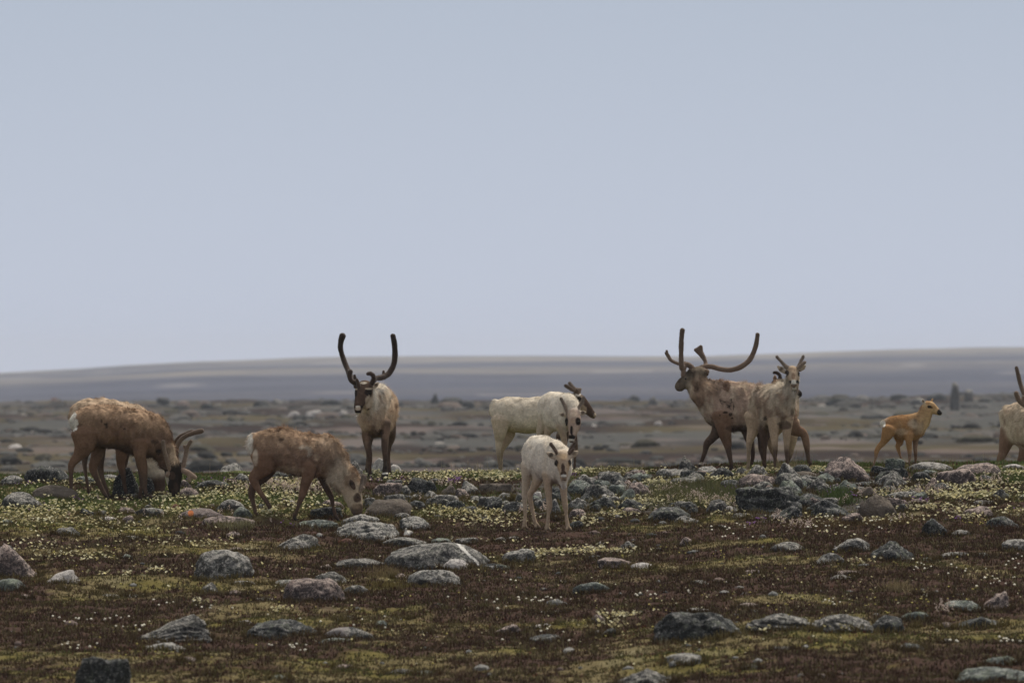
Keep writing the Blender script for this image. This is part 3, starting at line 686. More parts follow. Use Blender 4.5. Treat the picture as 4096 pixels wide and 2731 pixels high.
# --- J: bull hidden behind I
def bull_hidden():
    b = Beast("caribou", "dark-faced caribou almost hidden behind the shabby pale one with raised head", "caribou", HERD, (2900, 1380), 2.9025, (660, 1490, 116.3), (1, 0.2, 0), (-0.2, 1, 0), 20)
    b.tube([(235,760,-30,140,110),(280,765,-20,190,140),(380,760,0,205,155),(520,750,0,210,160),(660,750,0,205,150),(750,745,0,170,120)], 'pleg', 1.0, 0.04)
    b.tube([(720,680,0,140,100),(670,570,0,95,80),(620,480,0,75,70)], 'greyc', 1.0, 0.05)
    b.tube([(605,455,0,68,70),(690,470,-10,72,66),(770,520,-20,58,54),(850,568,-30,46,46)], 'blk', 0.2, 0.03)
    b.ear((580,430), (578,345), 28, 'tan', 'dk', -60)
    b.antler([[(600,430,30,20),(640,400,30,20),(632,345,30,18),(590,318,30,18),(565,322,30,14)], [(630,400,10,18),(690,430,0,16)]], 'dvelv')
    b.leg([(255,900,-80,110,80),(275,1060,-90,60,42),(312,1180,-90,34),(322,1300,-90,30),(306,1390,-90,22),(305,1440,-90,26)], 'leg', low='dk')
    b.leg([(640,880,60,120,80),(560,1030,70,62,46),(528,1150,70,36),(575,1290,70,30),(620,1400,70,30),(655,1470,70,32)], 'pleg', low='mud', hoofcol='mud')
    b.leg([(780,900,-80,90,66),(790,1060,-90,56,46),(775,1190,-90,34),(750,1310,-90,24),(705,1400,-90,24),(695,1440,-90,26)], 'pleg', low='leg')
    b.leg([(350,900,70,110,80),(420,1050,70,50),(410,1180,70,34),(440,1300,70,30),(460,1450,70,28)], 'dk')
    b.spot(235,725,28,30,'dk',.7)
    b.build(mott=('greyc','mbr',.5), nstrand=18000, furlen=.045)
    return b
# --- K: calf
def calf():
    b = Beast("caribou_calf", "small orange-brown caribou calf standing on the rocks, without antlers", "caribou calf", None, (3440, 1560), 4.61, (905, 1420, 115.5), (1, -0.2, 0), (0.2, 1, 0), 21)
    b.tube([(490,610,0,80,85),(560,630,0,150,125),(660,660,0,195,150),(780,680,0,222,158),(900,690,0,236,155),(1000,690,0,225,140),(1075,680,0,185,115)], 'org', 0.55, 0.04)
    b.tube([(1040,640,0,190,115),(1130,560,0,172,110),(1195,450,-10,130,95),(1225,350,-20,104,84)], 'lorg', 0.6, 0.05)
    b.tube([(1235,285,-20,88,76),(1300,305,-25,98,74),(1370,360,-35,80,58),(1435,405,-45,56,44),(1475,428,-50,42,38)], 'lorg', 0.15, 0.03)
    b.ear((1192,250), (1148,165), 36, 'crm', 'dk', -70); b.ear((1310,215), (1348,148), 26, 'lorg', 'tan', 60)
    b.leg([(540,730,-80,140,95),(495,840,-90,105,72),(430,960,-90,62,48),(345,1055,-90,50,40),(305,1130,-90,44,36),(290,1250,-90,30),(255,1360,-90,24),(242,1430,-90,26)], 'org', low='mbr')
    b.leg([(720,860,70,100,80),(735,960,80,66,48),(695,1030,80,44),(712,1110,80,34),(740,1210,80,27),(775,1300,80,24),(790,1390,80,26)], 'org', low='mbr')
    b.leg([(900,830,-90,95,66),(900,960,-95,58,46),(908,1080,-95,46,40),(916,1190,-95,42,38),(912,1290,-95,27),(908,1390,-95,28)], 'org', low='mbr')
    b.leg([(1020,840,80,90,60),(1022,960,85,52,44),(1018,1080,85,42,38),(1026,1180,85,40,36),(1026,1290,85,27),(1028,1390,85,28)], 'mbr', low='br')
    b.tube([(480,575,0,45,45),(438,590,0,36,34),(420,650,0,20,20)], 'wht', 0.9, 0.02)
    b.spot(436,620,34,70,'wht'); b.spot(1285,305,44,28,'blk'); b.spot(1320,320,24,18,'blk'); b.spot(1465,410,52,62,'blk',1); b.spot(1250,230,50,36,'org',.8); b.spot(1370,300,60,50,'org',.6)
    b.spot(1460,470,30,14,'wht',.6); b.spot(760,770,120,60,'ltan',.6); b.spot(980,620,90,90,'crm',.5); b.spot(1020,545,34,30,'dk',.4); b.spot(1160,610,16,60,'dk',.5); b.spot(1080,700,110,120,'greyc',.45)
    b.spot(915,1205,38,24,'dk',.5); b.spot(1025,1195,36,24,'dk',.5)
    b.eye(1290,300,-92,12)
    b.furk = .8
    b.build(res=0.0095, mott=('lorg','mbr',.45), topc=('org',.5), under=('mbr',.4), nstrand=30000, furlen=.032)
    return b
# --- L: bull cut by the right edge
def bull_edge():
    b = Beast("caribou", "pale-flanked antlered caribou cut off by the right edge of the picture", "caribou", HERD, (3880, 1420), 3.2685, (700, 1640, 126.0), (0.8, -0.6, 0), (0.6, 0.8, 0), 22)
    b.tube([(500,900,330,120,85),(540,860,280,220,130),(620,880,200,280,175),(740,920,60,300,205),(880,930,-120,300,200),(1000,920,-260,280,170),(1080,900,-360,200,140)], 'greyc', 1.0, 0.04)
    b.tube([(460,760,330,60,50),(450,880,330,55,45),(450,1000,320,60,45)], 'crm', 0.8, 0.03)
    b.tube([(1040,840,-300,190,130),(1040,760,-380,140,110),(1000,680,-440,100,90)], 'crm', 1.2, 0.05)
    b.tube([(940,620,-470,90,90),(935,700,-500,95,92),(930,790,-540,70,70),(925,870,-570,54,55)], 'dk', 0.2, 0.03)
    b.ear((1020,620), (1100,580), 32, 'greyc', None, -440)
    b.antler([[(880,590,-460,30),(780,600,-440,30),(712,500,-400,34),(672,420,-380,30),(640,300,-360,27),(608,165,-340,24)], [(850,620,-480,30),(740,660,-520,34),(650,600,-530,34),(605,500,-540,34)], [(690,620,-525,30),(708,550,-530,26)]], 'velv')
    b.antler([[(990,590,-460,30),(1090,600,-440,30),(1190,500,-380,34),(1230,380,-360,28),(1250,170,-340,24)]], 'velv')
    b.leg([(520,1020,250,150,95),(470,1150,250,100,70),(435,1270,245,66,50),(390,1385,240,46,46),(398,1480,240,34),(402,1560,240,32),(410,1640,240,36)], 'br', low='leg')
    b.leg([(700,1080,60,130,90),(720,1220,60,90,60),(680,1330,50,58,46),(645,1420,50,44),(665,1520,50,32),(680,1640,40,36)], 'br', low='leg')
    b.leg([(980,1080,-260,110,80),(985,1250,-270,60,50),(1000,1400,-270,44),(1000,1600,-280,36)], 'leg')
    b.leg([(1100,1080,-330,110,80),(1105,1250,-340,60,50),(1110,1400,-350,44),(1120,1620,-350,36)], 'leg')
    b.spot(450,870,14,60,'br',.6); b.spot(592,865,8,10,'dk',.8); b.spot(630,1010,60,90,'pleg',.5)
    b.eye(900,680,-580,10)
    b.furk = 1.7
    b.build(mott=('rose','mbr',.7), topc=('ltan',.5), under=('br',.7), nstrand=20000, furlen=.04)
    return b
for fn in (bull_grazing_front, bull_grazing_behind, cow_grazing, bull_facing, cow_rear, cow_middle, cow_front, bull_striding, cow_alert, bull_hidden, calf, bull_edge):
    BEASTS.append(fn())
fit_feet()
# ------------------------------------------------------------------ the ground, one sheet
G_HEATH = np.array((.052, .031, .024)); G_MOSS = np.array((.11, .092, .030)); G_OLIVE = np.array((.13, .104, .052)); G_GREEN = np.array((.085, .110, .038)); G_PALE = np.array((.20, .18, .11))
def cover(x, y):
    """share of dark heath, green moss and straw at a place"""
    P = xy(x, y); px = 2048 + F * x / np.maximum(y, 60)
    a = fbm(P, 0.40, 71, 6, 0.74); b = fbm(P, 0.9, 77, 3, .6); c = fbm(P, 2.2, 81, 2)
    near = sstep(103, 88, y) - 0.55 * sstep(97, 110, y)
    near = near + 0.30 * sstep(1200, 2400, px) * sstep(108, 90, y) - 0.35 * sstep(1300, 300, px) * sstep(84, 92, y)
    heath = sstep(-0.10, 0.22, a * 1.3 + 0.17 * near)
    green = sstep(-.1, .35, b + 0.35 * sstep(95, 112, y))
    straw = sstep(0.15, 0.6, c + .3 * a)
    return heath, green, straw
RUBBLE = [(2560, 1975, 330, 85), (2130, 1990, 160, 70), (3330, 1950, 420, 60), (3080, 2010, 180, 70), (3500, 2010, 160, 60), (1700, 1990, 260, 30), (1640, 2010, 60, 20)]
def rubble(x, y, z):
    """1 inside the stone fields"""
    px = 2048 + F * x / np.maximum(y, 60); py = HOR - F * z / np.maximum(y, 60)
    r = np.full(np.shape(px), 9.0)
    for cx, cy, rx, ry in RUBBLE: r = np.minimum(r, ((px - cx) / rx) ** 2 + ((py - cy) / ry) ** 2)
    return sstep(1.15, .75, r + .25 * vn(xy(x, y), 2.2, 161))
def near_colour(x, y):
    h, g, s = cover(x, y)
    c = G_OLIVE + (G_MOSS - G_OLIVE) * g[..., None]
    c = c + (G_GREEN - c) * (g * sstep(98, 112, y))[..., None] * .8
    c = c + (G_PALE - c) * (s * .35)[..., None]
    return c + (G_HEATH - c) * h[..., None]
def far_colour(x, y):
    P = xy(x, y)
    a = fbm(P, 1 / 26.0, 91, 4, .65); b = fbm(P, 1 / 9.0, 95, 3, .6); c = fbm(P * np.array([1, .7, 1]), 1 / 45.0, 99, 3); d = vn(P, 1 / 14.0, 101)
    grn = np.array((.098, .080, .044)); brn = np.array((.038, .026, .022)); gry = np.array((.105, .108, .105)); pnk = np.array((.23, .18, .165)); dkg = np.array((.055, .06, .058))
    C = grn + (brn - grn) * sstep(-.22, .16, a)[..., None]
    C = C + (gry - C) * (sstep(-.05, .25, c + .45 * b) * sstep(160, 420, y) * .8)[..., None]
    C = C + (pnk - C) * (sstep(.25, .5, b + .3 * d) * .55)[..., None]
    C = C + (dkg - C) * (sstep(.12, .42, b - .3 * c) * sstep(700, 1150, y) * .6)[..., None]
    C = C * .68
    # hill country
    h1 = fbm(P, 1 / 170.0, 111, 5, .68); t = np.clip((y - 1700) / 4800, 0, 1); t = t + .045 * fbm(P * np.array([1, .15, 1]), 1 / 90.0, 113, 3) * sstep(0, .2, t)
    hl = np.array((.040, .042, .062)); tn = np.array((.20, .172, .13)); dk = np.array((.022, .024, .040))  # blue in the hill tones is distance haze put into the surface colour
    band = np.exp(-((t - 0.93) / .10) ** 2) * 1.0 + 0.5 * np.exp(-((t - .60) / .06) ** 2) + .2 * np.exp(-((t - .34) / .05) ** 2)
    H = hl + (dk - hl) * sstep(-.2, .4, -h1)[..., None]
    H = H + (tn - H) * np.clip(band * (.8 + 1.5 * h1), 0, 1)[..., None]
    H = H + (np.array((.34, .31, .29)) - H) * (sstep(.50, .62, fbm(P, 1 / 60.0, 117, 2)) * .35)[..., None]
    return C + (H - C) * sstep(1300, 1600, y)[..., None]
def build_ground():
    s0 = np.linspace(-.067, .067, 520); so = 0.067 * np.geomspace(1.02, 22, 26)
    ss = np.concatenate([-so[::-1], s0, so])
    yy = np.concatenate([np.linspace(-60, 58, 16), np.arange(60, 68, .4), np.arange(68, 118, .085), np.arange(118, 132, .3), np.geomspace(132, 1250, 250)[0:], np.geomspace(1262, 10500, 110)])
    Y, S_ = np.meshgrid(yy, ss, indexing='ij'); X = S_ * np.maximum(Y, 60)
    Z = ground_z(X, Y)
    rough = 0.14 * fbm(xy(X, Y), 1 / 3.0, 121, 3) * sstep(200, 300, Y) + 0.75 * np.clip(fbm(xy(X, Y), 1 / 13.0, 123, 4), -.15, 1) * sstep(250, 700, Y)
    Z = Z + rough * (1 - sstep(1300, 1700, Y)) + 2.2 * fbm(xy(X, Y), 1 / 160.0, 125, 3) * sstep(1700, 2400, Y)
    C = near_colour(X, Y); Cf = far_colour(X, Y)
    C = C + (np.array((.055, .048, .042)) - C) * rubble(X, Y, Z)[..., None] * (Y < 119)[..., None]
    C = C + (Cf - C) * sstep(119, 150, Y)[..., None]
    n, m = Y.shape; V = np.stack([X, Y, Z], -1).reshape(-1, 3)
    i = (np.arange(n - 1)[:, None] * m + np.arange(m - 1)[None]).ravel()
    o = mesh_np("ground", V, np.stack([i, i + 1, i + m + 1, i + m], 1), C.reshape(-1, 3), MAT_GROUND)
    tag(o, kind="structure")
    return yy, ss, Z
MAT_GROUND = col_material("tundra_ground", 0.97, 0.2, 9.0, 0.05, 0.03, 14.0)
GY, GS, GZ = build_ground()
# fast lookups in the dense part of the sheet
_iy = np.nonzero((GY >= 66) & (GY <= 128))[0]; _is = np.nonzero(np.abs(GS) <= 0.0671)[0]
QY = GY[_iy]; QS = GS[_is]; QZ = GZ[np.ix_(_iy, _is)]
ROWS = HOR - F * QZ / QY[:, None]
def gz(x, y):
    y = np.clip(y, QY[0], QY[-1] - .01); s = np.clip(x / y, QS[0], QS[-1] - 1e-6)
    i = np.clip(np.searchsorted(QY, y) - 1, 0, len(QY) - 2); j = np.clip(((s - QS[0]) / (QS[1] - QS[0])).astype(int), 0, len(QS) - 2)
    u = (y - QY[i]) / (QY[i + 1] - QY[i]); v = (s - QS[j]) / (QS[j + 1] - QS[j])
    return (QZ[i, j] * (1 - u) * (1 - v) + QZ[i + 1, j] * u * (1 - v) + QZ[i, j + 1] * (1 - u) * v + QZ[i + 1, j + 1] * u * v)
def hit(px, py):
    """first ground point seen at photo pixel(s)"""
    px = np.atleast_1d(np.asarray(px, float)); py = np.atleast_1d(np.asarray(py, float))
    s = (px - 2048) / F; j = np.clip(np.round((s - QS[0]) / (QS[1] - QS[0])).astype(int), 0, len(QS) - 1)
    R = ROWS[:, j]; ok = R <= py[None]
    i = np.where(ok.any(0), ok.argmax(0), len(QY) - 1); seen = ok.any(0) & (QY[i] < 119)
    y = QY[i]; return np.stack([s * y, y, gz(s * y, y)], 1), seen

# ------------------------------------------------------------------ rocks
def rock_material(name, base, base2, dark, pale, tint, a_dark, a_pale, a_tint, sc=1.0, mark=None):
    m = bpy.data.materials.new(name); m.use_nodes = True
    n = m.node_tree.nodes; l = m.node_tree.links; b = n["Principled BSDF"]
    b.inputs['Roughness'].default_value = 0.93; b.inputs['Specular IOR Level'].default_value = 0.12
    t = n.new("ShaderNodeTexCoord"); oi = n.new("ShaderNodeObjectInfo")
    sh = n.new("ShaderNodeVectorMath"); sh.operation = 'ADD'
    mu = n.new("ShaderNodeVectorMath"); mu.operation = 'SCALE'; mu.inputs[0].default_value = (31.7, 17.3, 23.9)
    l.new(oi.outputs['Random'], mu.inputs['Scale']); l.new(t.outputs['Object'], sh.inputs[0]); l.new(mu.outputs[0], sh.inputs[1])
    def noise(scale, det=4, rough=.6, dist=0.0, strech=None):
        z = n.new("ShaderNodeTexNoise"); z.inputs['Scale'].default_value = scale * sc; z.inputs['Detail'].default_value = det; z.inputs['Roughness'].default_value = rough; z.inputs['Distortion'].default_value = dist
        l.new(sh.outputs[0], z.inputs['Vector']); return z.outputs[0]
    def thr(src, th, w, strength=1.0):
        r = n.new("ShaderNodeMapRange"); r.inputs[1].default_value = th; r.inputs[2].default_value = th + w; r.inputs[3].default_value = 0; r.inputs[4].default_value = strength
        r.interpolation_type = 'SMOOTHSTEP'; l.new(src, r.inputs[0]); return r.outputs[0]
    def mix(fac, a, c2):
        x = n.new("ShaderNodeMix"); x.data_type = 'RGBA'
        l.new(fac, x.inputs[0])
        if isinstance(a, tuple): x.inputs[6].default_value = (*a, 1)
        else: l.new(a, x.inputs[6])
        x.inputs[7].default_value = (*c2, 1); return x.outputs[2]
    def less(a, k): # scale factor
        return a
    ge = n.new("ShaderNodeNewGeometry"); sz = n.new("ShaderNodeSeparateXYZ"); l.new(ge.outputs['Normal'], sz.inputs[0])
    up = n.new("ShaderNodeMapRange"); up.inputs[1].default_value = -.2; up.inputs[2].default_value = .8; up.inputs[3].default_value = -.05; up.inputs[4].default_value = .045  # paler tops, darker sides: lichen growth together with painted top light
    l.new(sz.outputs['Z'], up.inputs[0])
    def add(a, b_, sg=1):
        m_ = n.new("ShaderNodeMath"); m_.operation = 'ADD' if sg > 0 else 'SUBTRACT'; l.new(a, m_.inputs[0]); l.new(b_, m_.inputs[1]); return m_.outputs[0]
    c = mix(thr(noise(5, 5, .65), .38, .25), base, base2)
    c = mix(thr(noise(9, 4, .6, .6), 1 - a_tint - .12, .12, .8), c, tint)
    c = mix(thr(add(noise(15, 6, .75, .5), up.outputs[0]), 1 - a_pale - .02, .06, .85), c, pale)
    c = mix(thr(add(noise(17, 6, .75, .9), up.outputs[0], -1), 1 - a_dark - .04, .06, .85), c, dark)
    c = mix(thr(noise(48, 3, .6), .60, .06, .75), c, pale)
    c = mix(thr(noise(41, 3, .6), .60, .06, .7), c, dark)
    # dark fissures
    wv = n.new("ShaderNodeTexVoronoi"); wv.feature = 'DISTANCE_TO_EDGE'; wv.inputs['Scale'].default_value = 4.2 * sc
    wm = n.new("ShaderNodeVectorMath"); wm.operation = 'MULTIPLY_ADD'; nzc = n.new("ShaderNodeTexNoise"); nzc.inputs['Scale'].default_value = 7; l.new(sh.outputs[0], nzc.inputs['Vector'])
    wm.inputs[1].default_value = (.35, .35, .35); l.new(nzc.outputs[1], wm.inputs[0]); l.new(sh.outputs[0], wm.inputs[2]); l.new(wm.outputs[0], wv.inputs['Vector'])
    cr_ = n.new("ShaderNodeMapRange"); cr_.inputs[1].default_value = .0; cr_.inputs[2].default_value = .045; cr_.inputs[3].default_value = .85; cr_.inputs[4].default_value = 0
    l.new(wv.outputs['Distance'], cr_.inputs[0])
    gate = n.new("ShaderNodeMath"); gate.operation = 'MULTIPLY'; l.new(cr_.outputs[0], gate.inputs[0]); l.new(thr(noise(3, 2), .47, .06), gate.inputs[1])
    c = mix(gate.outputs[0], c, tuple(v * .35 for v in base2))
    if mark:           # a vein, a lichen disc or a bare side: (ax, az, offset, halfwidth, colour)
        so_ = n.new("ShaderNodeSeparateXYZ"); l.new(t.outputs['Object'], so_.inputs[0])
        def mth(op, a, b_=None):
            m_ = n.new("ShaderNodeMath"); m_.operation = op
            for i_, v_ in enumerate((a, b_)):
                if v_ is None: continue
                if isinstance(v_, (int, float)): m_.inputs[i_].default_value = v_
                else: l.new(v_, m_.inputs[i_])
            return m_.outputs[0]
        wob = mth('MULTIPLY', mth('SUBTRACT', noise(9, 4), .5), mark[5])
        if mark[0] == 'disc':
            dd = mth('ADD', mth('SQRT', mth('ADD', mth('POWER', mth('SUBTRACT', so_.outputs['X'], mark[1]), 2.0), mth('POWER', mth('SUBTRACT', so_.outputs['Z'], mark[2]), 2.0))), wob)
        elif mark[0] == 'line':
            dd = mth('ABSOLUTE', mth('ADD', mth('ADD', so_.outputs['X'], mth('MULTIPLY', so_.outputs['Z'], mark[1])), mth('ADD', wob, -mark[2])))
        else:
            dd = mth('ADD', mth('ADD', so_.outputs['X'], wob), -mark[2])
        r_ = n.new("ShaderNodeMapRange"); r_.inputs[1].default_value = mark[3]; r_.inputs[2].default_value = mark[3] + .008; r_.inputs[3].default_value = .92; r_.inputs[4].default_value = 0
        l.new(dd, r_.inputs[0]); c = mix(r_.outputs[0], c, mark[4])
    l.new(c, b.inputs['Base Color'])
    bp = n.new("ShaderNodeBump"); bp.inputs['Strength'].default_value = 1.0; bp.inputs['Distance'].default_value = .03
    ad = n.new("ShaderNodeMath"); ad.operation = 'MULTIPLY_ADD'; ad.inputs[1].default_value = .5
    l.new(noise(60, 4), ad.inputs[0]); l.new(noise(14, 6, .7), ad.inputs[2]); l.new(ad.outputs[0], bp.inputs['Height']); l.new(bp.outputs[0], b.inputs['Normal'])
    return m
dkl, pll, grl = (.040, .040, .039), (.36, .34, .31), (.20, .205, .17)
RM = dict(
    g=rock_material("grey_lichened_rock", (.140, .136, .130), (.092, .090, .087), dkl, pll, grl, .50, .46, .36),
    l=rock_material("pale_lichened_rock", (.19, .187, .18), (.125, .125, .122), dkl, (.38, .36, .33), grl, .50, .50, .36),
    d=rock_material("dark_lichened_rock", (.085, .087, .088), (.050, .052, .053), (.020, .022, .022), (.30, .29, .275), (.14, .15, .12), .50, .40, .38),
    p=rock_material("pink_lichened_rock", (.24, .185, .165), (.155, .128, .122), (.045, .040, .042), (.42, .34, .30), (.20, .185, .16), .50, .47, .30),
    t=rock_material("brown_bare_rock", (.130, .108, .090), (.098, .083, .071), (.075, .06, .052), (.21, .19, .165), (.15, .13, .10), .33, .30, .3, .7),
    s=rock_material("green_grey_rock", (.12, .135, .127), (.078, .09, .085), dkl, (.30, .31, .285), (.19, .215, .165), .46, .42, .42),
    w=rock_material("whitish_rock", (.36, .335, .32), (.27, .25, .245), (.10, .095, .10), (.52, .49, .46), (.34, .33, .30), .36, .5, .25),
    v=rock_material("quartz_veined_rock", (.140, .136, .130), (.092, .090, .087), dkl, pll, grl, .50, .44, .36, mark=('line', 1.0, .52, .012, (.62, .60, .56), .09)),
    o=rock_material("orange_spotted_rock", (.20, .16, .15), (.15, .125, .12), (.045, .040, .042), (.32, .27, .25), (.18, .165, .14), .44, .40, .30, mark=('disc', -.15, .075, .030, (.42, .13, .04), .03)),
    h=rock_material("half_bare_rock", (.105, .107, .108), (.06, .062, .063), dkl, pll, grl, .50, .44, .36, mark=('side', 0, -.02, 0.0, (.27, .245, .235), .25)),
    r=rock_material("red_brown_rock", (.19, .085, .055), (.13, .07, .055), (.05, .04, .035), (.25, .20, .17), (.18, .1, .07), .38, .36, .3),
)
def ico(sub):
    import bmesh
    bm = bmesh.new(); bmesh.ops.create_icosphere(bm, subdivisions=sub, radius=1.0)
    V = np.array([v.co[:] for v in bm.verts]); T = np.array([[v.index for v in f.verts] for f in bm.faces]); bm.free()
    return V, T
ICO = {k: ico(k) for k in (2, 3, 4, 5)}
def rock_shape(w, h, dp, kind, seed, sub):
    """kind: D dome, A angular, F flat slab, L/R peak to the left / right, B block, P pyramid, S loaf"""
    V, T = ICO[sub]; P = V.copy(); rng = np.random.default_rng(seed)
    nf = {'D': 12, 'S': 8, 'A': 14, 'F': 9, 'L': 10, 'R': 10, 'B': 9, 'P': 9}[kind]
    lo, hi = {'D': (.66, .92), 'S': (.74, .94), 'A': (.60, .86), 'F': (.70, .92), 'L': (.62, .85), 'R': (.62, .85), 'B': (.62, .8), 'P': (.58, .8)}[kind]
    N = rng.normal(size=(nf, 3)); N /= np.linalg.norm(N, axis=1)[:, None]; c = rng.uniform(lo, hi, nf)
    if kind in 'B': N = np.concatenate([N, [[0, 0, 1], [.95, .1, .1], [-.95, .2, 0], [0, -1, .2]]]); c = np.concatenate([c, [.66, .66, .66, .7]])
    if kind == 'P': N = np.concatenate([N, [[.66, -.3, .55], [-.66, -.3, .55], [0, .5, .6]]]); N /= np.linalg.norm(N, axis=1)[:, None]; c = np.concatenate([c, [.58, .58, .6]])
    r = np.ones(len(P)); d = P @ N.T
    for k in range(len(c)):
        lim = np.where(d[:, k] > 1e-3, c[k] / np.maximum(d[:, k], 1e-3), 9.)
        r = np.minimum(r, lim)
    P = P * r[:, None]
    o = rng.uniform(0, 50, 3)
    if kind not in 'S':          # bedding planes: the stone breaks off in steps
        nb = rng.normal(size=3) * [.5, .5, 1]; nb /= np.linalg.norm(nb); st_ = rng.uniform(.16, .34)
        q = P @ nb + .10 * fbm(V + o, 2.2, seed + 11, 2); fr = q / st_ - np.floor(q / st_)
        P = P - V * ((sstep(.55, 1.0, fr) * .055 * (1.6 if kind in 'AFBLR' else .8)))[:, None]
    rough = .8 if kind in 'DS' else 1.15
    P = P + V * (0.10 * rough * fbm(V + o, 1.6, seed, 2) + 0.06 * rough * fbm(V + o, 5.0, seed + 3, 3) + 0.024 * vn(V + o, 13, seed + 7))[:, None]
    if kind in 'LR':
        sg = -1 if kind == 'L' else 1
        x = P[:, 0] / np.abs(P[:, 0]).max() * sg
        P[:, 2] *= np.clip(0.62 + 0.5 * x - 0.35 * np.clip(x - .45, 0, 1) * 2, .18, 1.2)
    top = P[:, 2].max(); P[:, 2] /= top
    P[:, 2] = np.where(P[:, 2] > 0, np.abs(P[:, 2]) ** (0.85 if kind in 'DSB' else 1.0), P[:, 2])
    vis = P[:, 2] > -0.05
    x0, x1 = P[vis, 0].min(), P[vis, 0].max()
    P[:, 0] = ((P[:, 0] - x0) / (x1 - x0) - .5) * w
    P[:, 1] *= dp / 2; P[:, 2] = np.where(P[:, 2] > 0, P[:, 2] * h, P[:, 2] * max(min(h * .5, .15), .05))
    # gentle narrowing upward so rocks sit in the ground
    return P, T
NR = 0; ROCKS = []
def rock(x0, y0, x1, y1, kind, mat, label, name="boulder", dist=None, group="boulders strewn over the tundra"):
    """bounding box in photo pixels"""
    if kind == 'D' and x1 - x0 < 75 and not dist: kind = 'A'
    global NR; NR += 1
    cx = (x0 + x1) / 2
    p, ok = hit(cx, y1)
    p = p[0]
    if dist: p = np.array([(cx - 2048) / F * dist, dist, ground_z(np.array([(cx - 2048) / F * dist]), np.array([dist]))[0]])
    elif not ok[0]: p = np.array([(cx - 2048) / F * 117.0, 117.0, (HOR - y1) / F * 117.0])
    w = (x1 - x0) / F * p[1]
    dp = max(min(w * .8, 1.1), .12); yc = p[1] + dp * .42
    w = (x1 - x0) / F * yc; x = (cx - 2048) / F * yc
    zt = (HOR - y0) / F * yc
    zb = min(float(p[2]), (HOR - y1) / F * yc)
    if dist: zb = float(p[2])
    h = max(zt - zb, .02)
    sub = 5 if (x1 - x0) > 240 else (4 if (x1 - x0) > 60 else 3)
    V, T = rock_shape(w * 1.02, h, dp, kind, 500 + NR, sub)
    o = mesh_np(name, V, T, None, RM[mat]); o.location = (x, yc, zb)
    tag(o, label, "rock", group)
    if not dist: ROCKS.append((x, yc, w, dp, zb, h))
    return o
# every rock the photograph shows: box in its strip, shape, stone, label
STRIPS = {}
STRIPS[(0, 1820)] = """
215 95 640 265 D d|large dark speckled boulder on the crest left of the two grazing bulls
0 182 215 285 F l|low pale rock at the left end of the crest, beside the large dark boulder
300 272 715 405 S t|smooth brown loaf-shaped boulder behind the nearest bull's rear hoof
0 335 402 487 D g|dark grey hump among flowers at the left edge, below the brown loaf boulder
690 190 880 275 D s|greenish grey rock between the hind legs of the leftmost bulls
930 175 1100 238 F l|thin pale slab on the crest behind the leftmost bull's belly
1030 110 1300 390 D d|big dark boulder crusted with lichen behind the leftmost bull's front legs
1270 200 1420 395 D d|dark lichened rock between a bull's foreleg and the hidden bull's neck
1650 222 1765 330 D p|upright pinkish speckled rock on the crest right of the grazing bull's antlers
1640 295 1828 408 D p|pinkish speckled boulder touching the black muzzle of the leftmost bull
1780 225 2145 312 F d|long low dark outcrop on the crest between the grazing bulls and the tan caribou
2145 167 2305 270 D l|pale speckled crest rock just left of the tan caribou's rump
1190 350 1290 412 D g|small grey rock at the hooves of the leftmost bulls
715 485 900 562 A d|craggy dark rock below the hind hooves of the leftmost bull
890 505 985 562 A d|small dark crag joining the craggy rock under the leftmost bull
1065 475 1245 548 D p|rounded brownish pink rock in a cluster below the leftmost bull's front hooves
1240 480 1515 565 D g|grey boulder mound below the leftmost bull's black muzzle
1320 455 1400 500 D g|small grey knob on top of the mound below the bull's muzzle
1120 550 1255 630 A p|dark purple cracked rock below the cluster under the leftmost bull
900 562 1125 606 F w|thin pale sandy slab below the leftmost bull's front hooves
1560 445 1665 510 A r|small reddish brown rock above the flat purple slab
1630 482 2115 590 F o|wide flat purplish slab with an orange lichen patch
1970 405 2255 532 D l|pale speckled boulder left of the tan caribou's hind hooves
2130 470 2385 605 L s|dark green-grey angular rock beside the tan caribou's hind hoof
1850 557 2345 658 S p|long mauve speckled boulder below the tan caribou's hind hoof
1850 447 2000 500 D t|small ochre rock beside the pale speckled boulder near the tan caribou
490 655 750 745 A g|craggy bluish grey rock alone in the moss at far left
-120 800 385 1140 L p|huge pink and grey wedge boulder leaning up at the left edge of the meadow
-60 825 130 930 D d|dark rock half hidden behind the huge pink wedge boulder
1770 865 2335 1150 D l|large round pale grey lichened dome alone in the left meadow
1115 905 1222 958 S s|small smooth grey-green stone left of the large pale dome
1110 737 1305 778 F l|thin flat pale slab in dark heath above the large pale dome
900 650 1075 680 F g|thin low grey slab in the moss below the leftmost bull
2080 843 2255 890 F p|small pink flat slab just behind the large pale dome
2060 700 2245 775 F p|flat faint pinkish slab beside straw grass below the mauve boulder
1480 915 1562 942 F g|small thin bluish slab left of the large pale dome
0 590 130 640 F s|small grey-green slab in flowers at the left edge
"""
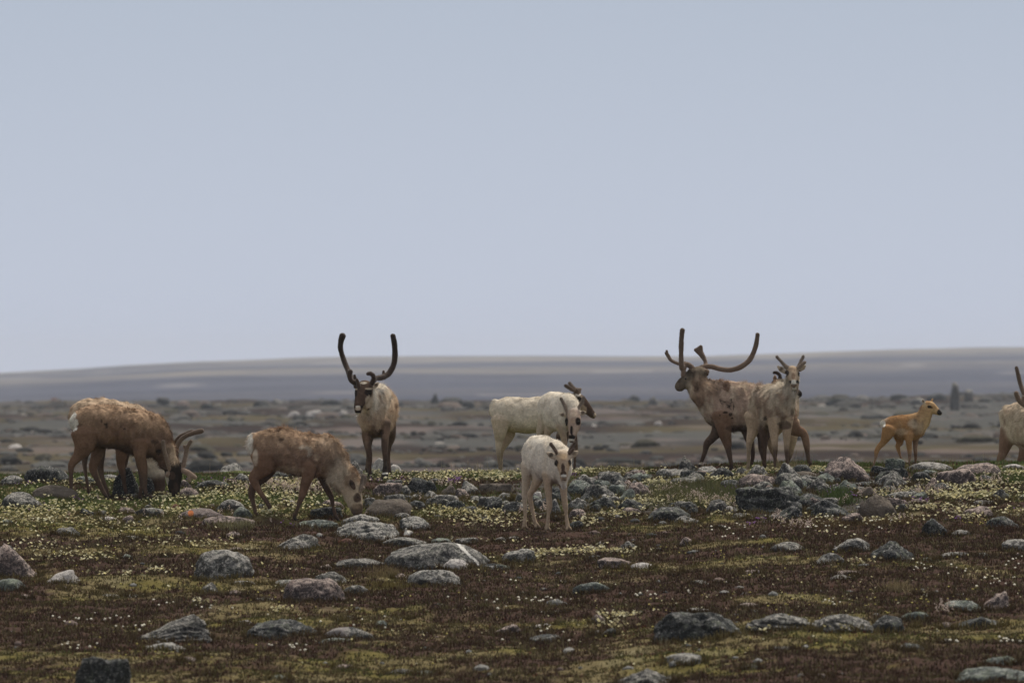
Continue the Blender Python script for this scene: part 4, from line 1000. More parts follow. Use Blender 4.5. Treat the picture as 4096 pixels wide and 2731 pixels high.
STRIPS[(1024, 1820)] = """
862 50 1012 255 D l|rounded black and white speckled boulder left of the facing bull's hooves
60 215 292 262 F l|pale flat slab behind the tan caribou's hind legs
90 138 300 235 A d|dark crag on the crest behind the tan caribou's belly, left one
290 150 510 235 A d|dark crag on the crest behind the tan caribou's belly, right one
515 207 610 245 D l|small pale rock seen between the tan caribou's legs
1070 250 1347 395 B p|blocky tan speckled boulder just below the facing bull's hooves
1120 365 1405 445 S s|long smooth grey ledge under the blocky tan boulder
975 385 1140 500 D g|grey-green rock right of the tan caribou's face
980 368 1062 402 D l|small pale rock tucked at the tan caribou's antlers
990 398 1430 570 S t|big smooth brown loaf boulder right of the tan caribou's muzzle
1395 412 1572 505 F d|black flat-topped slab right of the big brown loaf boulder
1398 355 1525 420 D l|pale speckled rock on top of the black slab
1568 210 1722 272 D g|grey boulder in the flowery crest right of the facing bull
1525 328 1652 405 D g|rounded grey rock at the left end of the rock pile
1600 360 1885 465 A g|broad grey rock in the left part of the rock pile
1520 387 1602 432 D t|small tan stone in front of the rounded grey rock, left pile end
1668 270 1858 385 R t|smooth brown wedge rock leaning at the left of the rock pile
1818 303 1958 408 D p|round tan speckled rock against the smooth brown wedge
1870 232 2095 375 L g|blue-grey angular rock right of the purple flowers on the crest
2078 235 2165 265 S t|small brown bean-shaped stone lying on the tan layered slab
2050 256 2362 362 B t|layered tan and grey slab block at the crest left of the pale trio
1880 373 2085 448 R g|grey slanting slab below the blue-grey angular rock
2060 383 2262 525 A d|dark speckled block below the layered tan slab
2240 420 2460 560 D d|dark purple lichened rock left of the nearest caribou's hind hoof
2195 340 2370 415 F g|lichen-dusted slab under the layered tan slab
1850 465 2065 535 D d|low dark speckled rock above the flower carpet, centre left
500 473 800 580 B d|flat black lichened rock between the tan caribou's front legs
600 408 805 485 D p|pinkish speckled rock behind the black rock at the tan caribou's legs
100 722 595 878 R g|broad grey wedge boulder with a pink patch, below the tan caribou
368 588 755 675 F s|dark green-grey slab under the tan caribou's front hooves
772 540 1160 650 D l|pale crusted slab directly under the tan caribou's muzzle
702 600 1335 795 D l|very large black and white lichened boulder below the tan caribou's muzzle
738 762 918 830 D r|small rust-red stone at the foot of the very large lichened boulder
1255 528 1435 600 D g|grey rock behind the right end of the very large lichened boulder
1318 560 1605 700 D l|mottled grey boulder behind the small perched bird
1150 750 1570 850 D g|pale grey rounded rock on which the small bird sits
1170 795 2140 1048 S v|longest dark grey whaleback boulder, streaked with a white quartz vein
1580 758 1800 825 F s|low dark green-grey rock above the whaleback boulder
1820 755 2065 825 F g|low speckled outcrop above the right end of the whaleback boulder
2175 750 2300 805 D g|small grey rock in heath right of the whaleback boulder, upper one
2290 742 2420 785 D l|small pale rock just below the nearest caribou's left hooves
690 945 1225 1045 F g|long low lichened slab left of the whaleback boulder's foot
2245 855 2582 1000 D l|rounded speckled pale dome right of the whaleback boulder
2045 992 2370 1055 F d|long dark slab between the whaleback boulder and the speckled dome
2040 568 2182 625 A d|small dark crag within the central flower carpet
1700 948 1985 1060 F w|pale pinkish slab at the right foot of the whaleback boulder
0 445 95 512 A d|small dark rock by the tan caribou's raised hind hoof
290 410 385 475 F w|pale flat stone near the tan caribou's foreleg
560 1000 705 1060 D p|low brownish hump in heath left of the long lichened slab
"""
STRIPS[(2048, 1820)] = """
520 215 692 315 S t|smooth dark brown rounded rock right behind the nearest caribou's shoulder
740 142 1032 280 R g|long grey wedge tilting up to the right on the crest rock pile
1025 135 1245 222 D p|low tan dome on the crest in the rock pile
1080 175 1345 268 A d|dark grey rock below the low tan dome on the pile
1325 120 1645 222 D l|broad white-crusted dome at the top of the rock pile
1515 5 1732 170 L g|upright pale grey slab standing on the crest at the striding bull's front hoof
1515 112 1655 178 D l|small pale rock against the upright slab's foot
1690 100 1905 200 D l|smooth pale greenish dome under the striding bull's raised hoof
1805 145 2025 222 D d|dark speckled rock right of the pale greenish dome
1455 190 1745 278 D g|grey rock in the pile below the broad white-crusted dome
918 223 1115 325 L g|grey wedge in the middle of the rock pile
868 263 1055 390 B s|cracked green-grey block in the middle of the rock pile
668 265 890 425 B g|big cracked grey block near the middle of the pile
498 275 685 370 A g|pale-dusted angular rock right of the nearest caribou's chest
555 345 770 455 A d|dark angular rock below the pale-dusted one in the pile
500 388 695 525 D l|white-splashed round rock right of the nearest caribou's foreleg
340 398 460 555 D l|black and white rock between the nearest caribou's front legs
340 290 450 400 A d|dark rock between the nearest caribou's front legs, below its chest
925 305 1135 445 R s|mossy green-grey wedge at the right end of the middle pile
1105 268 1295 355 A d|dark speckled rock above the mossy green-grey wedge
818 358 912 425 D w|small pinkish white rock in the middle of the pile
690 425 935 515 A s|greenish black rock at the foot of the middle pile
195 332 275 440 B w|tall whitish stone between the nearest caribou's hind legs
190 400 290 530 D g|grey rock between the nearest caribou's hind and front legs
512 490 695 590 F p|purplish flat rock at the pile's foot right of the nearest caribou
0 385 62 430 D p|small mauve rock left of the nearest caribou's hind leg
30 350 120 460 A g|dark grey rock behind the nearest caribou's rear leg
1 445 165 560 D g|low grey lichened rock behind the nearest caribou's hind hooves
1080 225 1180 295 D g|small rounded grey rock between larger ones mid pile
640 200 750 275 F l|lichen-spotted flat rock right of the smooth brown one
1008 478 1192 558 S p|purplish oval boulder surrounded by cream flowers
1222 473 1675 625 S d|big smooth greenish black flat boulder in the flower slope
1478 553 1752 635 F l|pale speckled rock in front of the big greenish black boulder
1912 222 2112 315 A d|dark rock just left of the big pink dome under the pale caribou
2078 167 2432 310 D p|big pink lichened dome below the shabby pale caribou's hooves
2055 285 2658 530 B d|huge dark cubic boulder speckled white below the pink dome
1538 750 1675 835 A p|small mauve craggy stone in heath below the greenish black boulder
758 790 842 832 D w|small smooth whitish stone in dark heath below the nearest caribou
975 785 1170 878 P g|small dark pyramid stone with pale face below the rock pile
1308 847 1415 888 D l|small pale cracked stone right of the dark pyramid stone
785 938 1115 1045 D p|low mauve grey dome behind the white stone
1065 985 1315 1048 F w|bright white flat stone in the heath, centre
678 918 835 972 F g|low speckled slab in the cream flower patch
1868 635 1948 685 A l|tiny pale crag in heath below the flower slope
1895 465 2130 548 F w|white and purple slab at the foot of the flower slope
1998 530 2235 592 F g|flat grey slab under the huge cubic boulder
512 600 668 682 D d|small dark rock just right of the nearest caribou's front hoof
345 550 460 612 A d|small black rock between the nearest caribou's front hooves
1180 400 1330 435 F g|half buried grey slab among blossoms
"""
STRIPS[(3072, 1820)] = """
55 160 325 320 D g|grey lichened boulder right of the big pink dome
285 198 458 315 D l|black and white rounded rock on the crest left of the biggest round boulder
210 145 465 215 F t|tan and black capped rock at the striding bull's rear hoof
435 163 665 268 A s|grey-green angular rock just left of the biggest round boulder
512 12 938 242 D p|biggest round boulder on the crest, pink with black speckles
582 225 835 340 P s|grey-green pyramid rock below the biggest round boulder
425 265 595 370 A g|small jagged rock left of the grey-green pyramid
935 92 1105 200 A d|dark rock between the biggest round boulder and the calf's rock
1072 25 1255 195 B s|upright green-grey block in front of the calf's legs
978 135 1320 295 P g|grey pyramid rock below the calf
1262 60 1702 158 S l|long white-crusted rock under the calf's front hooves
1278 148 1505 260 D d|dark rock under the long white-crusted rock
1395 133 1575 200 D s|smooth greenish rock right of the dark one below the calf
1542 122 1912 290 D p|broad pinkish pale slab boulder right of the calf
1715 65 2145 195 S p|long pinkish grey boulder left of the rightmost bull's hoof
2145 80 2372 135 S w|smooth whitish rock between the rightmost bull's hooves
1448 205 1565 325 A p|small purple rock left of the broad pinkish slab boulder
1435 250 1725 335 F d|low dark rock at the foot of the broad pinkish slab boulder
1895 183 2095 262 A d|cluster of dark rock below the long pinkish grey boulder
795 285 1015 405 A t|brownish grey fractured rock mid slope below the calf
1005 275 1225 350 F d|dark slab with flowers below the grey pyramid rock
235 348 535 505 D d|dark lichened boulder right of the huge cubic boulder
0 458 335 615 R d|long dark slope-faced wedge at the foot of the huge cubic boulder
398 405 805 570 L d|fractured dark grey wedge left of the split block
828 358 1185 595 A t|split block with a bare tan upper face
735 238 1010 305 F d|dark thin ledge between the two pyramid rocks
658 528 875 635 A p|dark purple speckled rock in front of the split block
1045 330 1485 415 F g|long half-buried slab on the flowery slope below the calf
1278 398 1485 455 F p|purplish slab with purple flowers on the flowery slope
2028 310 2255 418 P d|black and white peaked rock in the flowers at the far right
1845 413 2140 475 F g|long low ledge left of the peaked rock at far right
1788 463 2068 565 F p|pinkish slab under the ledge at far right
1998 558 2340 688 D d|dark mauve lichened boulder with a shrubby plant at far right
1398 578 1645 752 A d|black green-lichened rock standing in moss, right half
1638 683 1885 748 D g|low grey speckled rock right of the black green-lichened rock
0 793 342 890 S g|long smooth grey boulder in heath below the flower slope
588 758 938 888 R l|pale crusted wedge in heath, above the smaller whitish one
408 893 715 1004 R l|small whitish crusted wedge below the pale wedge
918 783 1355 978 P d|wide dark pyramid boulder in heath on the right
2128 768 2440 885 D l|pale rounded boulder at the right edge of the heath
1585 888 1900 942 F g|long flat lichened ledge right of the wide dark pyramid
1885 893 2058 942 F d|dark end of the flat ledge right of the wide dark pyramid
1638 445 1715 472 D w|tiny white stone shining among the flowers at right
2245 893 2335 942 D p|small pinkish dome below the pale rounded boulder at the right edge
1398 940 1575 980 F s|thin green-grey slab at the foot of the wide dark pyramid
2295 360 2400 415 D s|small grey-green rock at the right edge of the flowers
1238 480 1355 525 F p|small flat mauve rock among cream flowers right of the split block
1130 775 1260 800 D r|small reddish cap stone on the wide dark pyramid
"""
STRIPS[(0, 2275)] = """
368 3 735 130 R w|pinkish white boulder in heath right of the huge pink wedge boulder
-60 85 245 212 D s|grey-green dome at the left edge under the huge wedge boulder
153 230 303 282 F p|small flat pink stone below the grey-green dome
543 155 618 192 D p|tiny pinkish stone below the pinkish white boulder
868 228 1140 280 F g|craggy flat slab in heath left of centre, left half
1130 230 1335 265 F g|thin flat slab continuing the craggy one in heath
1772 120 2012 240 R g|grey wedge stone leaning right below the large pale dome
2098 105 2400 168 D l|flat lichened stone right of the grey leaning wedge
2110 190 2245 245 A p|small dark mauve stone under the flat lichened stone
1208 413 1960 680 R g|large grey double-humped boulder low in the left foreground
1298 670 1738 752 F l|pale flat slab just below the double-humped boulder
1648 805 1835 860 F p|faint flat mauve slab below the double-humped boulder
700 798 1205 1120 B d|dark mossy block cut by the bottom edge at left
2178 465 2335 518 D w|small pinkish white stone above the double-humped boulder's right side
1868 938 1965 980 F g|tiny flat grey slab near the bottom edge, left half
915 175 985 200 D g|tiny grey stone above the craggy flat slab
"""
STRIPS[(1024, 2275)] = """
250 82 825 305 D p|large pink and dark lichened dome in the foreground, left of centre
528 22 838 150 D g|grey rock behind the large pink and dark dome
148 95 405 165 F g|low grey slab left behind the large pink and dark dome
778 145 1055 250 F g|flat grey rocks trailing right of the large pink and dark dome
1378 5 1905 152 D l|pale lichened grey dome below the whaleback boulder
1245 38 1400 100 D p|small brownish rock touching the pale lichened grey dome's left side
-95 458 580 650 D d|broad dark lichened mound left of the half-bare dome
618 528 1085 648 D h|smooth dome, half bare pale and half black lichen
565 630 940 675 F s|thin pale green slab in front of the half-bare dome
1098 470 1210 545 D s|small green-grey stone standing right above the half-bare dome
712 873 915 922 F p|flat pale mauve stone near the bottom, left of centre
118 968 295 1020 F s|flat pale green stone near the bottom left corner area
1188 912 1450 965 F g|flat lichened slab near the bottom centre, left half
1430 930 1670 985 F s|flat greenish slab near the bottom centre, right half
1488 710 1615 750 F s|low flat greenish stone, centre foreground
2143 505 2440 610 R p|pink crusted low rock in the centre foreground
1118 193 1205 235 A p|tiny dark mauve stone right of the flat grey rocks
1308 448 1435 478 F w|thin whitish slab in the dark heath, centre foreground
1968 220 2035 240 F w|tiny pale slab in the heath, centre
808 425 925 475 F w|thin whitish slab above the half-bare dome
-20 260 185 300 F g|thin dark slab left of the large pink and dark dome
1440 565 1600 598 F w|thin whitish sliver right of the half-bare dome
700 445 815 490 F g|small thin slab above the half-bare dome, left one
"""
STRIPS[(2048, 2275)] = """
558 118 898 232 D s|green-grey speckled dome in the foreground just right of centre
425 100 508 140 D g|small grey cap stone left of the green-grey speckled dome
548 278 688 322 F p|small flat mauve slab below the green-grey speckled dome
188 378 515 435 F g|long flat grey slab in the central foreground
128 500 405 548 F w|flat pinkish white slab in the central foreground
145 595 500 680 D d|dark lichened low rock with white blossoms in the central foreground
828 538 980 622 D d|small black rock below the white flower tuft
712 413 918 510 L p|mauve rock behind the white flower tuft
1308 388 2145 660 B d|huge black boulder blotched with pale lichen, right foreground
1568 353 1860 405 F g|grey rim of rock just behind the huge blotched boulder
1378 768 1758 900 D l|rounded mottled rock below the huge blotched boulder
955 908 1540 1095 P g|grey mossy mound cut by the bottom edge, right of centre
2042 308 2290 368 D p|small smooth mauve dome above the long ledge
2178 370 2310 408 F g|small grey slab between the smooth mauve dome and the long ledge
1448 35 1605 65 F l|thin pale slab below the white stone's right side
1615 100 1805 158 F l|cracked flat slab in heath right of centre
1905 110 2035 145 F w|thin whitish slab right of the cracked flat slab
2098 873 2275 925 F s|green-grey slab near the bottom right of centre
2105 5 2315 55 D p|low mauve rock in heath on the right
730 560 840 612 D g|small grey rock left of the small black one
45 205 150 250 F w|thin pinkish white slab near the centre
"""
STRIPS[(3072, 2275)] = """
-215 405 520 565 F g|very long lichened ledge in the right foreground, left part
360 412 970 572 F g|very long lichened ledge in the right foreground, right part
938 422 1258 590 D d|dark rounded dome at the right end of the very long ledge
1188 388 1515 490 A s|jumbled green-grey rocks behind the dark rounded dome
1555 285 1965 395 F s|flat green-grey slab left of the pink and black peak
1928 198 2242 398 R p|pink and black peaked boulder at the right
1698 433 2188 560 D d|black boulder dotted with green lichen under the peaked boulder
1568 485 1725 568 A p|small dark mauve rock left of the green-dotted black boulder
1355 220 1535 258 F l|thin pale slab in heath left of the peaked boulder, first of two
1678 220 1835 248 F l|thin pale slab in heath left of the peaked boulder, second of two
578 10 908 60 F p|upper layered flat rock in heath at right
570 50 820 108 F g|lower layered flat rock in heath at right
405 185 530 222 F l|small thin slab above the very long ledge
1148 678 1460 770 F d|flat dark slab with a white quartz chip
1588 640 1740 688 F g|thin slab right behind the one with the quartz chip
1938 790 2310 888 R s|green-grey wedge slab near the bottom right corner
1715 895 2400 1035 F s|long flat green-lichened ledge in the bottom right corner
40 708 245 752 F g|low grey slab under the very long ledge
365 958 585 1008 F p|flat mauve slab near the bottom edge at right
1345 512 1395 545 D w|tiny white stone beside the dark rounded dome
1405 725 1455 758 D w|white quartz chip on the flat dark slab
2180 640 2380 680 F s|thin greenish slab at the right edge beside a white blossom tuft
"""
for (ox, oy), txt in STRIPS.items():
    for line in txt.strip().splitlines():
        a, lab = line.split("|"); v = a.split()
        x0, y0, x1, y1 = [float(t) / 2.297 for t in v[:4]]
        wpx = x1 - x0; nm = "flat_rock" if v[4] == 'F' else ("boulder" if wpx > 75 else "stone")
        rock(ox + x0, oy + y0, ox + x1, oy + y1, v[4], v[5], lab, nm)
# pale boulders just over the crest, behind the facing bull's hooves
rock(1024 + 1060 / 2.297, 1820 + 26 / 2.297, 1024 + 1205 / 2.297, 1910, 'D', 'w', "pale pinkish boulder over the crest between the facing bull's hooves", dist=123)
rock(1024 + 1185 / 2.297, 1820 + 85 / 2.297, 1024 + 1345 / 2.297, 1910, 'D', 'w', "lower pale boulder over the crest right of the facing bull's hooves", dist=124)
rock(855, 1850, 990, 1905, 'D', 'l', "faint pale rock over the crest right of the grazing bulls' antlers", dist=126)
# boulders far out on the plain, soft with distance
FAR = """
3800 1525 3838 1640 900 B l|tall upright boulder like a pillar far out on the plain
3855 1556 3895 1625 900 D l|rounded boulder right of the distant pillar boulder
3705 1572 3790 1610 950 D d|dark low boulder left of the distant pillar boulder
1722 1572 1755 1625 800 P d|distant dark pointed boulder right of the facing bull
1750 1588 1860 1630 820 D d|distant dark broad boulder beside the pointed one right of the facing bull
1850 1600 1900 1640 820 D d|distant dark boulder, third from the pointed one
1275 1595 1375 1632 950 D d|distant dark hump left of the facing bull's head
1010 1600 1080 1640 900 D d|distant dark boulder above the tan caribou's back
1085 1595 1140 1625 900 A g|distant grey crag above the tan caribou's shoulders
625 1588 680 1635 850 D d|distant dark rounded boulder above the left bull's antlers
800 1610 860 1640 850 D d|distant dark boulder left of the white distant one
1150 1645 1200 1672 640 D w|distant white boulder between the tan caribou and facing bull, left one
1220 1640 1290 1670 640 D w|distant white boulder between the tan caribou and facing bull, right one
1355 1640 1390 1662 600 D w|distant small white boulder close left of the facing bull
700 1602 760 1640 800 D p|distant pinkish boulder above the left bull's antlers
2615 1685 2650 1708 480 D w|distant whitish boulder left of the striding bull's legs
2360 1695 2390 1722 470 D w|distant pinkish white boulder right of the cream caribou's muzzle
2510 1580 2560 1610 850 D d|distant dark boulder left of the striding bull
2590 1585 2640 1625 800 P g|distant grey pointed rock just left of the striding bull's head
3420 1580 3480 1612 900 D l|distant pale boulder between the shabby caribou and the calf
3560 1575 3640 1612 900 D d|distant dark hump left of the calf's head
3300 1590 3400 1625 850 A d|distant dark crag right of the shabby pale caribou
3880 1590 3990 1620 800 D d|distant dark hump near the right edge
3640 1590 3700 1628 700 D l|distant pale boulder behind the calf's ears
30 1775 90 1800 420 F w|distant flat pale rock left of the leftmost bull
190 1590 240 1612 900 D r|distant rusty boulder above the leftmost bull's rump
480 1610 560 1640 880 D l|distant pale boulder just above the leftmost bull's back
"""
for line in FAR.strip().splitlines():
    a, lab = line.split("|"); v = a.split()
    q = [float(t) for t in v[:4]]; ys_ = np.arange(200., 1230., 4.)
    r_ = HOR - F * base_z(((q[0] + q[2]) / 2 - 2048) / F * ys_, ys_) / ys_
    k_ = int(np.argmin(np.abs(r_ - (q[3] - 4)))); rock(*q, v[5], v[6], lab, "boulder", dist=float(ys_[k_]), group="boulders on the distant plain")
# unlisted small rocks wedged into the piles, alike to the eye
_r = np.random.default_rng(77)
for i in range(130):
    if i < 62: cx_, cy_ = _r.uniform(2280, 2900), _r.uniform(1905, 2060)
    elif i < 106: cx_, cy_ = _r.uniform(2960, 3700), _r.uniform(1900, 2065)
    else: cx_, cy_ = _r.uniform(1560, 2260), _r.uniform(1950, 2050)
    if 2590 < cx_ < 2950 and 1935 < cy_ < 2030: continue
    w_ = _r.uniform(45, 115); h_ = w_ * _r.uniform(.38, .62)
    rock(cx_ - w_ / 2, cy_ - h_, cx_ + w_ / 2, cy_ + 4, _r.choice(list("AAAFRLBP")), _r.choice(list("gddsggdp")), "small rough rock wedged between the boulders of the rock piles", "stone", group="small rocks wedged in the rock piles")

# ------------------------------------------------------------------ stuff on the plain and in the meadow
rng = np.random.default_rng(7)
def many(Vt, Tt, pos, scl, rot, name, mat, cols=None):
    n = len(pos); c, s = np.cos(rot), np.sin(rot)
    V = Vt[None] * scl[:, None, :]
    x = V[..., 0] * c[:, None] - V[..., 1] * s[:, None]; y = V[..., 0] * s[:, None] + V[..., 1] * c[:, None]
    V = np.stack([x, y, V[..., 2]], -1) + pos[:, None, :]
    T = Tt[None] + (np.arange(n) * len(Vt))[:, None, None]
    cc = None if cols is None else np.repeat(cols, len(Vt), 0)
    return mesh_np(name, V.reshape(-1, 3), T.reshape(-1, Tt.shape[1]), cc, mat, smooth=False)
def far_rocks():
    n = 21000
    y = np.exp(rng.uniform(math.log(170), math.log(1260), n)); s = rng.uniform(-.085, .085, n); x = s * y
    P = xy(x, y)
    keep = (fbm(P, 1 / 22.0, 131, 3) + .25 * (y > 900) + rng.normal(0, .12, n)) > .06
    x, y = x[keep], y[keep]; n = len(x)
    z = ground_z(x, y)
    sz = np.exp(rng.normal(-1.75, .5, n)) * (1 + .9 * sstep(400, 1000, y))
    V, T = ICO[2]
    V = V * (1 + .18 * vn(V, 1.7, 3))[:, None]
    scl = np.stack([sz * rng.uniform(.7, 1.6, n), sz, sz * rng.uniform(.4, .8, n)], 1)
    pal = np.array([(.085, .084, .080), (.115, .112, .105), (.040, .040, .038), (.12, .098, .085), (.28, .26, .24), (.070, .066, .050)])
    ci = rng.choice(6, n, p=[.30, .20, .25, .12, .01, .12])
    o = many(V, T, np.stack([x, y, z], 1), scl, rng.uniform(0, 6.3, n), "distant_rocks", MAT_GROUND, pal[ci] * rng.uniform(.8, 1.2, (n, 1)))
    tag(o, kind="stuff")
far_rocks()
def blades(name, pos, hgt, spread, per, width, col, tipcol, tilt, seed, mat):
    """tufts of narrow leaves: pos (n,3)"""
    r = np.random.default_rng(seed); n = len(pos); m = n * per
    p = np.repeat(pos, per, 0); h = np.repeat(hgt, per) * r.uniform(.45, 1.15, m)
    a = r.uniform(0, 2 * math.pi, m); rr = np.repeat(spread, per) * np.sqrt(r.random(m))
    d = np.stack([np.cos(a), np.sin(a)], 1)
    base = p.copy(); base[:, :2] += d * rr[:, None] * .8; base[:, 2] -= .008
    a2 = a + r.normal(0, .8, m); t = np.abs(r.normal(0, tilt, m))
    dr = np.stack([np.cos(a2) * np.sin(t), np.sin(a2) * np.sin(t), np.cos(t)], 1)
    wdir = np.stack([np.cos(r.normal(0, .6, m)), np.sin(r.normal(0, .6, m)), np.zeros(m)], 1) * (width * r.uniform(.6, 1.4, m))[:, None]
    tip = base + dr * h[:, None]; mid = base + dr * (h * .55)[:, None] 
    V = np.stack([base - wdir * .5, base + wdir * .5, mid + wdir * .55, tip, mid - wdir * .55], 1).reshape(-1, 3)
    i = np.arange(m)[:, None] * 5
    T = np.concatenate([i + [0, 1, 2], i + [0, 2, 4], i + [4, 2, 3]], 0)
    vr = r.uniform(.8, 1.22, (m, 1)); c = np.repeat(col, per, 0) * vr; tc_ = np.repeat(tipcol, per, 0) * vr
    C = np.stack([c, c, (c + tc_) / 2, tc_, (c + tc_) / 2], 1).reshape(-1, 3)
    o = mesh_np(name, V, T, C, mat, smooth=False); tag(o, kind="stuff"); return o
MAT_LEAF = col_material("tundra_leaves", 0.85, 0.1, 25.0, 0.08)
def meadow():
    n = 210000
    y = 68 + 50 * rng.random(n) ** 0.9; s = rng.uniform(-.0655, .0655, n); x = s * y
    h, g, st = cover(x, y); z = gz(x, y)
    px = 2048 + F * s; u = rng.random(n)
    kp = rng.random(n) > .82 * rubble(x, y, z); x, y, z, s, px, u, h, g, st = [q_[kp] for q_ in (x, y, z, s, px, u, h, g, st)]; n = len(x)
    pos = np.stack([x, y, z], 1)
    near_foot = np.ones(n)
    for fx, fy, fz in FEET:
        near_foot = np.where((np.abs(x - fx) < .13) & (y < fy + .15) & (y > fy - .8), .5, near_foot)
    ht = .10 + h * .78 > u
    # heath: dark woody mats
    p = pos[ht]; k = len(p); nf = near_foot[ht]; v = rng.random((k, 1))
    pn = .5 + .5 * np.clip(fbm(xy(p[:, 0], p[:, 1]), 3.0, 151, 3) * 2, -1, 1)[:, None]; v = .3 * v + .7 * pn
    c = np.array((.046, .027, .022)) * (1 - v) + np.array((.100, .062, .038)) * v
    green = (rng.random((k, 1)) < .16 + .25 * (pn < .25)); c = np.where(green, np.array((.115, .098, .045)), c)
    tn = (rng.random((k, 1)) < .09); c = np.where(tn, np.array((.15, .115, .07)), c)
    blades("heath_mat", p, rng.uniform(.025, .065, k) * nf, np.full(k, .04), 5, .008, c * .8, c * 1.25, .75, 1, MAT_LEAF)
    # moss and short grass
    p = pos[~ht]; k = len(p); nf = near_foot[~ht]; v = rng.random((k, 1)); gg = g[~ht][:, None]; cl = sstep(97, 111, p[:, 1])[:, None]
    pn = .5 + .5 * np.clip(fbm(xy(p[:, 0], p[:, 1]), 2.4, 157, 3) * 2, -1, 1)[:, None]; v = .3 * v + .7 * pn
    c = np.array((.095, .082, .034)) * (1 - v) + np.array((.18, .145, .070)) * v
    c = c * (1 - gg * .5) + np.array((.085, .105, .034)) * gg * .5
    c = c * (1 - cl * .7) + (np.array((.075, .110, .036)) * (1 + .5 * v)) * cl * .7
    tn = (rng.random((k, 1)) < .08); c = np.where(tn, np.array((.27, .22, .13)), c)
    rd = (rng.random((k, 1)) < .07); c = np.where(rd, np.array((.13, .05, .035)), c)
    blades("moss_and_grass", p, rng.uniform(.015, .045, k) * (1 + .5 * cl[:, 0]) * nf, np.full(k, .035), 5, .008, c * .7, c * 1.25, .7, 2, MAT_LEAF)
    # taller sedge tufts here and there, and bare straw stalks along the skyline
    k = 3200; y = rng.uniform(70, 117.5, k); s = rng.uniform(-.0655, .0655, k); x = s * y; z = gz(x, y)
    keep = fbm(xy(x, y), .8, 141, 2) + .2 * rng.random(k) > .12; x, y, z = x[keep], y[keep], z[keep]; k = len(x); v = rng.random((k, 1))
    c = np.array((.15, .135, .055)) * (1 - v) + np.array((.27, .22, .125)) * v
    blades("sedge_tufts", np.stack([x, y, z], 1), rng.uniform(.06, .13, k), np.full(k, .05), 9, .004, c * .6, c, .45, 3, MAT_LEAF)
meadow()
def fringes():
    """moss and grass grown up against the foot of every rock"""
    P = []; 
    for (x, y, w, dp, z, h) in ROCKS:
        n = int(90 * w + 12); a = rng.uniform(-math.pi * 1.08, .08 * math.pi, n)
        px = x + np.cos(a) * w * .5 * rng.uniform(.9, 1.08, n); py = y + np.sin(a) * dp * .5 * rng.uniform(.9, 1.12, n)
        P.append(np.stack([px, py, np.maximum(gz(px, py), z - .03)], 1))
    P = np.concatenate(P); k = len(P); hh, g, st = cover(P[:, 0], P[:, 1]); v = rng.random((k, 1))
    c = (np.array((.11, .088, .036)) * (1 - v) + np.array((.19, .15, .07)) * v) * (1 - hh[:, None] * .6) + np.array((.07, .042, .03)) * hh[:, None] * .6
    blades("rock_foot_growth", P, rng.uniform(.04, .10, k), np.full(k, .04), 7, .006, c * .7, c * 1.15, .55, 8, MAT_LEAF)
fringes()
def tall_patches():
    P = []; H = []; C = []
    # lush grass clumps: centre column/row, half extents, blade height, number, colour
    for (cx, cy, rx, ry, hh, n, c) in ((2740, 1985, 130, 38, .15, 620, (.14, .135, .062)), (2880, 1990, 80, 40, .14, 300, (.12, .125, .055)), (3355, 1995, 50, 30, .14, 200, (.09, .12, .042)),
                                      (1720, 1955, 90, 22, .08, 200, (.095, .112, .040)), (1105, 1975, 60, 22, .08, 130, (.09, .11, .04)), (900, 2100, 50, 14, .11, 90, (.22, .2, .1)),
                                      (1960, 1885, 110, 10, .13, 130, (.20, .17, .09)), (2460, 1890, 110, 10, .12, 110, (.17, .15, .07)), (3160, 1880, 70, 8, .13, 90, (.23, .19, .11)), (960, 2110, 46, 12, .12, 60, (.24, .22, .12)),
                                      (3560, 2095, 130, 12, .09, 130, (.17, .12, .06)), (3330, 2105, 120, 12, .09, 160, (.16, .11, .055)), (4020, 2110, 40, 22, .12, 130, (.10, .06, .04)), (660, 1960, 260, 30, .07, 500, (.08, .115, .035)), (150, 1990, 150, 40, .06, 420, (.085, .12, .035)), (3900, 1920, 190, 25, .08, 420, (.10, .125, .04)), (3600, 2360, 70, 12, .10, 60, (.28, .22, .12)), (1570, 2345, 120, 14, .06, 160, (.20, .16, .06)), (1540, 2300, 60, 12, .09, 70, (.26, .2, .1))):
        q, ok = hit(cx + rng.normal(0, rx * .6, n), cy + rng.normal(0, ry * .6, n)); q = q[ok]
        P.append(q); H.append(hh * rng.uniform(.6, 1.1, len(q))); C.append(np.tile(c, (len(q), 1)) * rng.uniform(.75, 1.3, (len(q), 1)))
    P = np.concatenate(P); H = np.concatenate(H); C = np.concatenate(C)
    blades("grass_clumps", P, H, np.full(len(P), .06), 8, .004, C * .7, C * 1.15, .5, 5, MAT_LEAF)
    # single straws on the skyline
    n = 320; px = rng.uniform(0, 4096, n); px = np.where(rng.random(n) < .5, rng.normal(2000, 130, n), px); px = np.clip(px, 2, 4094)
    px = np.where(rng.random(n) < .2, rng.normal(3130, 60, n), px)
    y = rng.uniform(113.5, 117, n); x = (px - 2048) / F * y
    blades("grass_stalks", np.stack([x, y, gz(x, y)], 1), rng.uniform(.10, .26, n), np.full(n, .02), 1, .0035, np.tile((.22, .18, .11), (n, 1)), np.tile((.26, .21, .14), (n, 1)), .22, 6, MAT_LEAF)
tall_patches()

